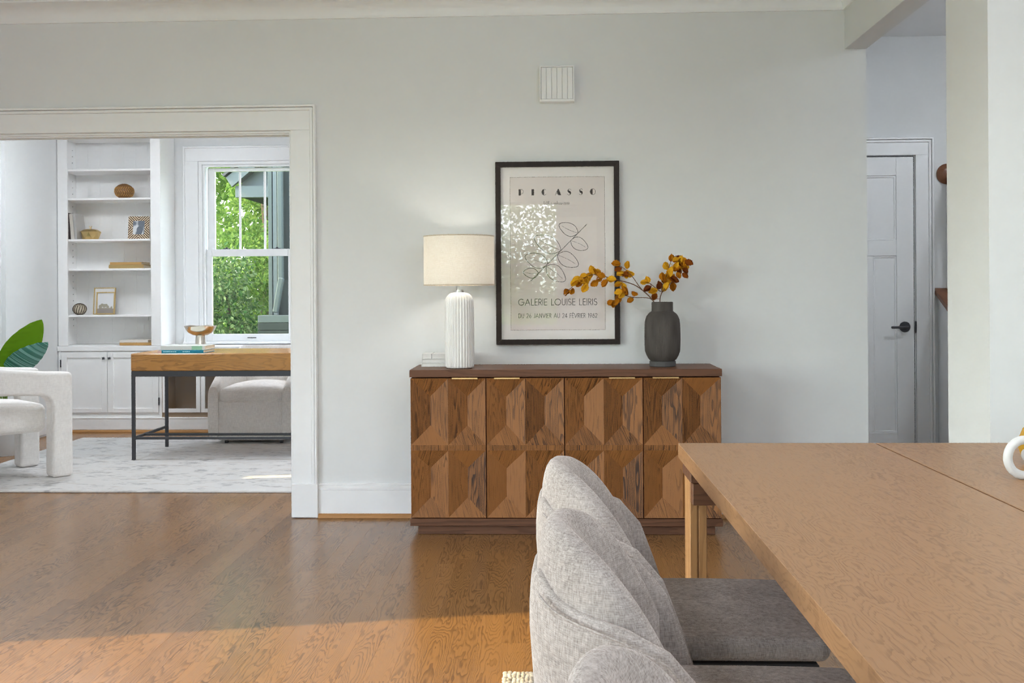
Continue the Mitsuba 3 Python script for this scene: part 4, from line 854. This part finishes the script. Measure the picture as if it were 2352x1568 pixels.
for a in np.arange(16) * 2 * math.pi / 16:
    rb.append(tube([(-4.128 + 0.0562 * math.cos(e) * math.cos(a + 0.12 * math.sin(e * 2.5)), 8.49 + 0.0562 * math.cos(e) * math.sin(a + 0.12 * math.sin(e * 2.5)), 1.0205 + 0.049 + 0.0495 * math.sin(e)) for e in np.linspace(-1.45, 1.45, 14)], 0.0038, 6))
put(t + '__stripe', cat(rb), mat('ball_stripe', (0.07, 0.05, 0.035), 0.5), 50)

# ------------------------------------------------------------------ study rug, desk, chairs
t = thing('study_rug', 'large off-white mottled rug on the study floor under the desk', 'rug')
put(t + '__pile', rbox(-3.865, -0.7, 5.80, 7.985, 0.0006, 0.0125, 0.005), RUG, 40)
t = thing('desk', 'honey wood desk with black metal legs in the study', 'desk')
DX0, DX1, DY0, DY1 = -2.976, -1.40, 6.875, 7.51
wput(t + '__top', box(DX0, DX1, DY0, DY1, 0.648, 0.772, 0.006), DESKW)
put(t + '__apron', cat([box(DX0 + 0.004, DX1 - 0.004, DY0 + 0.003, DY0 + 0.025, 0.608, 0.648, 0.001), box(DX0 + 0.004, DX1 - 0.004, DY1 - 0.025, DY1 - 0.003, 0.608, 0.648, 0.001), box(DX0 + 0.004, DX0 + 0.026, DY0 + 0.02, DY1 - 0.02, 0.608, 0.648, 0.001), box(DX1 - 0.026, DX1 - 0.004, DY0 + 0.02, DY1 - 0.02, 0.608, 0.648, 0.001)]), BLACKM)
for x in (DX0 + 0.002, DX1 - 0.024):
    for y in (DY0 + 0.003, DY1 - 0.025): put(t + '__leg', box(x, x + 0.022, y, y + 0.022, 0.0135, 0.648, 0.002), BLACKM)
    put(t + '__side_rail', box(x + 0.002, x + 0.02, DY0 + 0.02, DY1 - 0.02, 0.160, 0.178, 0.002), BLACKM)
put(t + '__stretcher', box(DX0 + 0.02, DX1 - 0.02, DY0 + 0.005, DY0 + 0.022, 0.160, 0.178, 0.002), BLACKM)
put(t + '__stretcher', box(DX0 + 0.02, DX1 - 0.02, DY0 + 0.19, DY0 + 0.207, 0.160, 0.178, 0.002), BLACKM)
# books and bowl on the desk
TEAL = mat('teal_cover', (0.02, 0.24, 0.36), 0.4); WHITEC = mat('white_green_cover', (0.70, 0.74, 0.70), 0.45)
b1 = book(-2.79, -2.46, 6.90, 7.14, 0.7725, 0.7945, TEAL, 'teal book at the bottom of the pair on the desk', 'books on the desk')
put(b1 + '__spine_band', box(-2.79, -2.762, 6.8985, 6.9005, 0.773, 0.794, 0), mat('pale_pink_band', (0.70, 0.50, 0.44)))
for i in (0, 1, 2, 3, 4, 5, 6, 10, 11, 12, 13): put(b1 + '__spine_letter', box(-2.75 + i * 0.014, -2.742 + i * 0.014 + 0.003, 6.8985, 6.9005, 0.780, 0.788, 0), mat('pale_blue_print', (0.35, 0.65, 0.75)) if i == 0 else 'mat_pale_blue_print')
b2 = book(-2.772, -2.452, 6.905, 7.13, 0.795, 0.8245, WHITEC, 'white and green book on top of the pair on the desk', 'books on the desk')
put(b2 + '__spine_band', box(-2.545, -2.47, 6.9035, 6.9055, 0.796, 0.8235, 0), mat('mint_band', (0.34, 0.62, 0.42)))
t = thing('footed_bowl', 'pale gold footed bowl with wavy rim on the desk', 'bowl')
bx_, by_ = -2.602, 7.24
put(t + '__foot', move(lathe([(0.001, 0.7722), (0.045, 0.7722), (0.044, 0.776), (0.037, 0.83), (0.034, 0.875), (0.036, 0.886), (0.001, 0.886)], 40), bx_, by_), SILVER, 40)
bo = [(0.012, 0.884), (0.05, 0.888), (0.085, 0.905), (0.105, 0.928), (0.117, 0.956), (0.1155, 0.957), (0.102, 0.932), (0.082, 0.910), (0.05, 0.893), (0.001, 0.889)]
mb = lathe(bo, 64); a_ = np.arctan2(mb.vertices[:, 1], mb.vertices[:, 0]); hh = np.clip((mb.vertices[:, 2] - 0.9) / 0.057, 0, 1)
mb.vertices[:, 2] += 0.003 * hh * np.sin(a_ * 5 + 1); put(t + '__bowl', move(mb, bx_, by_), SILVER, 50)
# upholstered desk chair on castors behind the desk
t = thing('desk_chair', 'oatmeal upholstered chair on castors tucked behind the desk', 'chair')
cx_, c0, c1 = -2.345, 7.62, 8.26
put(t + '__skirt', rbox(cx_ - 0.275, cx_ + 0.275, c0, c1 - 0.06, 0.04, 0.365, 0.03), SLIP, 40)
sc = rbox(cx_ - 0.262, cx_ + 0.262, c0 - 0.004, c1 - 0.10, 0.33, 0.445, 0.05).subdivide_to_size(0.05)
sc.vertices[:, 2] += 0.045 * np.clip(1 - ((sc.vertices[:, 0] - cx_) / 0.28) ** 2, 0, 1) * np.clip(1 - ((sc.vertices[:, 1] - 7.92) / 0.36) ** 2, 0, 1) * (sc.vertices[:, 2] > 0.4)
put(t + '__seat_cushion', sc, SLIP, True)
def tub(n_=40, m_=14):
    V = []
    for i in range(n_ + 1):
        u = i / n_ * 2 - 1; ang = u * D(112)
        x = 0.295 * math.copysign(min(1, abs(math.sin(min(abs(ang), math.pi / 2))) ** 0.6), u); y = 8.20 - (0.56 * max(0, abs(u) - 0.42) / 0.58) - 0.03 * u * u
        zt = 0.765 - 0.30 * max(0, abs(u) - 0.35) ** 1.4 / 0.65 ** 1.4
        nx, ny = (x / 0.32, 0.6 * (1 - abs(u)))
        L = math.hypot(nx, ny); nx, ny = nx / L, ny / L
        V.append([(cx_ + x + nx * 0.042 * math.copysign(abs(math.cos(a)) ** 0.7, math.cos(a)), y + ny * 0.042 * math.copysign(abs(math.cos(a)) ** 0.7, math.cos(a)), (zt + 0.06) / 2 + (zt - 0.06) / 2 * math.copysign(abs(math.sin(a)) ** 0.35, math.sin(a))) for a in np.arange(m_) * 2 * math.pi / m_])
    V = np.array(V); i, j = np.meshgrid(np.arange(n_), np.arange(m_), indexing='ij')
    q = np.stack([i * m_ + j, (i + 1) * m_ + j, (i + 1) * m_ + (j + 1) % m_, i * m_ + (j + 1) % m_], -1).reshape(-1, 4)
    v = V.reshape(-1, 3); k0 = len(v); v = np.vstack([v, V[0].mean(0), V[-1].mean(0)])
    f = np.vstack([q[:, [0, 1, 2]], q[:, [0, 2, 3]], [[k0, (j + 1) % m_, j] for j in range(m_)], [[k0 + 1, n_ * m_ + j, n_ * m_ + (j + 1) % m_] for j in range(m_)]])
    m = trimesh.Trimesh(v, f, process=False)
    if m.volume < 0: m.invert()
    return m
put(t + '__back', tub(), SLIP, 60)
for x in (cx_ - 0.21, cx_ + 0.23):
    for y in (c0 + 0.06, c1 - 0.12): put(t + '__castor', cat([cyl([x - 0.012, y, 0.0275], [x + 0.012, y, 0.0275], 0.0145, 16), box(x - 0.008, x + 0.008, y - 0.008, y + 0.008, 0.03, 0.06, 0.002)]), BLACKM, 40)

# white boucle armchair: two arch-shaped arms, seat and curved back, facing the desk
t = thing('armchair', 'white boucle armchair with thick arched arms at the left of the study', 'armchair')
hx, hy = 0.66, 0.751; nx_, ny_ = -0.751, 0.66
C0 = np.array([-3.20, 6.282]); C1 = C0 + 0.55 * np.array([nx_, ny_])
MO = np.eye(4); MO[:2, 0] = (hx, hy); MO[:2, 1] = (nx_, ny_); MO[:2, 3] = (C0 + C1) / 2
def soft(poly, y0, y1, r):
    """A slab (polygon in X, z) with rounded edges."""
    from shapely.geometry.polygon import orient
    base = m3.Manifold.extrude(m3.CrossSection([np.array(orient(poly.buffer(-r)).exterior.coords)[:-1]]), (y1 - y0) - 2 * r)
    s = m3.Manifold.sphere(r, 16)
    mm = m3.Manifold.minkowski_sum(base, s) if hasattr(m3.Manifold, 'minkowski_sum') else base
    me = mm.to_mesh(); v = np.array(me.vert_properties[:, :3]); f = np.array(me.tri_verts)
    v = np.stack([v[:, 0], y0 + r + v[:, 2], v[:, 1]], 1)
    m = trimesh.Trimesh(v, f, process=False); m.invert()
    if m.volume < 0: m.invert()
    return m
outer = Polygon([(0.072, 0.0135), (0.070, 0.672), (0.058, 0.690), (-0.10, 0.700), (-0.40, 0.735), (-0.78, 0.78), (-0.78, 0.0135), (-0.62, 0.0135), (-0.62, 0.50), (-0.58, 0.57)] + [(-0.30, 0.560), (-0.14, 0.548), (-0.095, 0.535), (-0.068, 0.505), (-0.060, 0.46), (-0.062, 0.0135)])
for y in (-0.275, 0.275):
    m = soft(outer.buffer(0), y - 0.062, y + 0.062, 0.024); m.apply_transform(MO)
    put(t + '__arm', m, BOUCLE, 50)
sm = rbox(-0.74, -0.045, -0.212, 0.212, 0.30, 0.48, 0.045).subdivide_to_size(0.05)
sm.vertices[:, 2] += 0.03 * np.clip(1 - ((sm.vertices[:, 0] + 0.4) / 0.37) ** 2, 0, 1) * (sm.vertices[:, 2] > 0.42)
sm.apply_transform(MO); put(t + '__seat', sm, BOUCLE, True)
bm = rbox(-0.86, -0.74, -0.337, 0.337, 0.22, 0.80, 0.05); bm.apply_transform(MO); put(t + '__back', bm, BOUCLE, 50)

# big-leaved plant behind the armchair
t = thing('potted_plant', 'potted plant with large green banana-like leaves behind the armchair', 'plant')
px_, py_ = -4.08, 7.22
put(t + '__pot', move(lathe([(0.001, 0.001), (0.12, 0.001), (0.15, 0.28), (0.152, 0.30), (0.14, 0.30), (0.135, 0.26), (0.001, 0.255)], 40), px_, py_), MATTEW, 35)
def big_leaf(base, dirn, L, W, curl, roll, seed):
    n_, m_ = 28, 11; d = np.array(dirn, float); d /= np.linalg.norm(d)
    side = np.cross(d, [0, 0, 1.0]); side /= np.linalg.norm(side); nrm = np.cross(side, d)
    side, nrm = side * math.cos(roll) + nrm * math.sin(roll), nrm * math.cos(roll) - side * math.sin(roll)
    V = []
    for i in range(n_ + 1):
        u = i / n_; w = W * (math.sin(math.pi * min(1, u ** 0.8)) ** 0.65) if 0 < u < 1 else 0.001
        c = np.array(base) + d * L * u + nrm * (-curl * u * u)
        for j in range(m_):
            s = j / (m_ - 1) * 2 - 1; rip = 0.004 * math.sin(u * 46 + abs(s) * 5) * abs(s)
            V.append(c + side * w * s + nrm * (0.24 * w * s * s + rip) - d * w * 0.25 * abs(s))
    f = []
    for i in range(n_):
        for j in range(m_ - 1):
            a = i * m_ + j; f += [(a, a + 1, a + m_), (a + 1, a + m_ + 1, a + m_)]
    return trimesh.Trimesh(np.array(V), f, process=False)
PLA = leafmat('plant_leaf_bright', (0.13, 0.27, 0.015), (0.10, 0.20, 0.012), 0.9, 0.35)
PLB = mat('plant_leaf_gloss', mikit.proc(lambda p, n, uv: mix((0.045, 0.19, 0.14), (0.20, 0.42, 0.36), smoothstep(0.2, 0.8, noise((p.x * 0.7 + p.z * 0.75) * 130, 0.0, 0.0)))), 0.3, 0.6)
for base, dd, L, W, cu, ro, mt in (((-4.07, 7.2, 0.60), (0.42, -0.06, 0.58), 0.52, 0.12, 0.02, 0.9, PLA), ((-4.03, 7.15, 0.60), (0.62, -0.12, 0.46), 0.44, 0.095, 0.02, 0.75, PLB), ((-4.09, 7.12, 0.55), (-0.25, -0.3, 0.75), 0.5, 0.11, 0.06, 0.3, PLB), ((-4.1, 7.2, 0.5), (0.05, -0.5, 0.6), 0.45, 0.1, 0.05, 0.2, PLA)):
    lf = big_leaf(base, dd, L, W, cu, ro, 0)
    k = put(t + '__leaf', lf, mt, True, const_uv(lf))
    put(t + '__stalk', tube(spline([(px_, py_, 0.25), ((px_ + base[0]) / 2, (py_ + base[1]) / 2, 0.42), base], 10), 0.007, 8), mat('stalk_green', (0.16, 0.24, 0.05)) if 'mat_stalk_green' not in scene else 'mat_stalk_green', 50)

# ------------------------------------------------------------------ outdoors: lawn, porch wing of the house, trees and shrubs
struct('ground', box(-60, 60, -60, 80, -0.5, -0.35, 0), GRASS)
t = thing('house_wing', 'grey-green gabled porch wing of the house outside the study window', 'house')
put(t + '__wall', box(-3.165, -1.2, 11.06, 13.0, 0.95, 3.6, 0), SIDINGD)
put(t + '__corner_board', box(-3.168, -3.125, 11.0, 11.06, 0.955, 3.4, 0.003), SIDING)
put(t + '__corner_board', box(-3.118, -3.070, 11.01, 11.06, 0.955, 3.4, 0.003), SIDINGL)
put(t + '__downspout', cat([box(-3.052, -2.992, 10.95, 11.02, 1.35, 3.2, 0.012), move(box(-0.03, 0.03, -0.035, 0.035, -0.2, 0.2, 0.012), -3.035, 10.93, 1.18, ry=0.18)]), SIDING)
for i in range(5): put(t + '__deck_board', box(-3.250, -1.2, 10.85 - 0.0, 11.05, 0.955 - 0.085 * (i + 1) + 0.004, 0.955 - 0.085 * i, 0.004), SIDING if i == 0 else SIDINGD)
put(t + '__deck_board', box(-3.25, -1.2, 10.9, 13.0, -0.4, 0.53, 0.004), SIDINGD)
GS = 12.6 / 11.0
def gq(*pts): return Polygon([(x * GS, CAM_Z + (z - CAM_Z) * GS) for x, z in pts])
put(t + '__rake_board', prism(gq((-3.604, 2.502), (-3.539, 2.398), (-2.6, 3.17), (-2.6, 3.30)), 'y', 12.44, 12.5), SIDINGL)
put(t + '__gable', prism(gq((-3.52, 2.41), (-2.0, 2.41), (-2.0, 3.75), (-2.6, 3.22)), 'y', 12.62, 12.68), SIDINGL)
put(t + '__beam', prism(gq((-3.514, 2.285), (-2.0, 2.285), (-2.0, 2.412), (-3.514, 2.412)), 'y', 12.5, 12.62), SIDINGL)
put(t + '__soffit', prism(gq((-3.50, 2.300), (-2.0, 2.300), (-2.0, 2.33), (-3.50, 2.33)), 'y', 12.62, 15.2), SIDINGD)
put(t + '__roof', prism(gq((-3.62, 2.51), (-2.6, 3.32), (-2.6, 3.36), (-3.64, 2.53)), 'y', 12.4, 15.2), ROOFM)

def foliage(n_, lobes, size, seed, droop=0.4):
    """Leaves (folded quads) scattered through ellipsoid lobes."""
    r = np.random.default_rng(seed); L = np.array(lobes, float); w = L[:, 3] * L[:, 4] * L[:, 5]; w /= w.sum()
    pick = r.choice(len(L), n_, p=w); d = r.normal(size=(n_, 3)); d /= np.linalg.norm(d, axis=1, keepdims=True)
    rad = 0.55 + 0.5 * r.random((n_, 1)) ** 0.6
    c = L[pick, :3] + d * rad * L[pick, 3:6]
    ax = d + r.normal(size=(n_, 3)) * 0.7; ax[:, 2] -= droop; ax /= np.linalg.norm(ax, axis=1, keepdims=True)
    sd = np.cross(ax, r.normal(size=(n_, 3))); sd /= np.linalg.norm(sd, axis=1, keepdims=True); nn = np.cross(ax, sd)
    s = size * (0.7 + 0.6 * r.random((n_, 1))); wd = 0.28
    v = np.stack([c, c + ax * s * 0.45 + sd * s * wd + nn * s * 0.12, c + ax * s, c + ax * s * 0.45 - sd * s * wd + nn * s * 0.12], 1).reshape(-1, 3)
    i = np.arange(n_)[:, None] * 4; f = np.vstack([i + [0, 1, 2], i + [0, 2, 3]])
    uv = np.repeat(np.stack([r.random(n_) ** 1.3, r.random(n_)], 1), 4, 0)
    return trimesh.Trimesh(v, f, process=False), uv
def tree(name, label, cat_, n_, lobes, size, mt, seed, trunk, group=None, droop=0.4):
    t = thing(name, label, cat_, group)
    m, uv = foliage(n_, lobes, size, seed, droop); put(t + '__foliage', m, mt, False, uv, kind='stuff')
    put(t + '__trunk', cat([tube(spline(q, 12), np.linspace(rr0, rr1, 12), 8) for q, rr0, rr1 in trunk]), BARK, 50)
r0 = np.random.default_rng(21)
tree('shrub', 'glossy green shrub filling the lower half of the study window', 'shrub', 8500, [(-4.75 + 0.33 * (i % 4) + r0.normal() * 0.08, 12.3 + r0.random() * 0.7, 0.1 + 0.42 * (i // 4) + r0.normal() * 0.08, 0.42, 0.4, 0.36) for i in range(16) if not (i % 4 == 3 and i > 10)], 0.068, BUSHL, 5, [([(-4.1, 12.6, -0.36), (-4.1, 12.6, 0.5), (-4.2, 12.6, 1.2)], 0.05, 0.02)])
tree('tree', 'leafy light green tree beyond the shrub outside the study window', 'tree', 60000, [(-6.4 + 3.6 * r0.random(), 16 + 2.2 * r0.random(), 1.0 + 4.0 * r0.random(), 0.75, 0.7, 0.5) for i in range(44)], 0.085, TREEL, 6, [([(-5.0, 17.4, -0.36), (-4.95, 17.3, 1.5), (-5.2, 17.3, 4.2)], 0.14, 0.05), ([(-4.95, 17.3, 1.5), (-4.3, 17.0, 3.2)], 0.07, 0.03)], 'trees around the house', 0.7)
tree('tree', 'tall dark tree farthest back outside the study window', 'tree', 20000, [(-10.5 + 8.5 * r0.random(), 23 + 3 * r0.random(), 0.5 + 7.5 * r0.random(), 1.4, 1.2, 1.1) for i in range(34)], 0.22, TREEL, 8, [([(-7.2, 24.8, -0.36), (-7.2, 24.6, 3.0), (-7.0, 24.5, 7.0)], 0.2, 0.06)], 'trees around the house')
tree('tree', 'open-crowned tree outside the rear windows', 'tree', 8500, [(-3.4 + 3.8 * r0.random(), -7.0 - 2.0 * r0.random(), 0.8 + 2.6 * r0.random(), 0.8, 0.7, 0.6) for i in range(26)], 0.10, TREEL, 9, [([(-1.6, -8, -0.36), (-1.6, -8, 1.5), (-1.4, -8, 4.0)], 0.1, 0.04)], 'trees around the house')
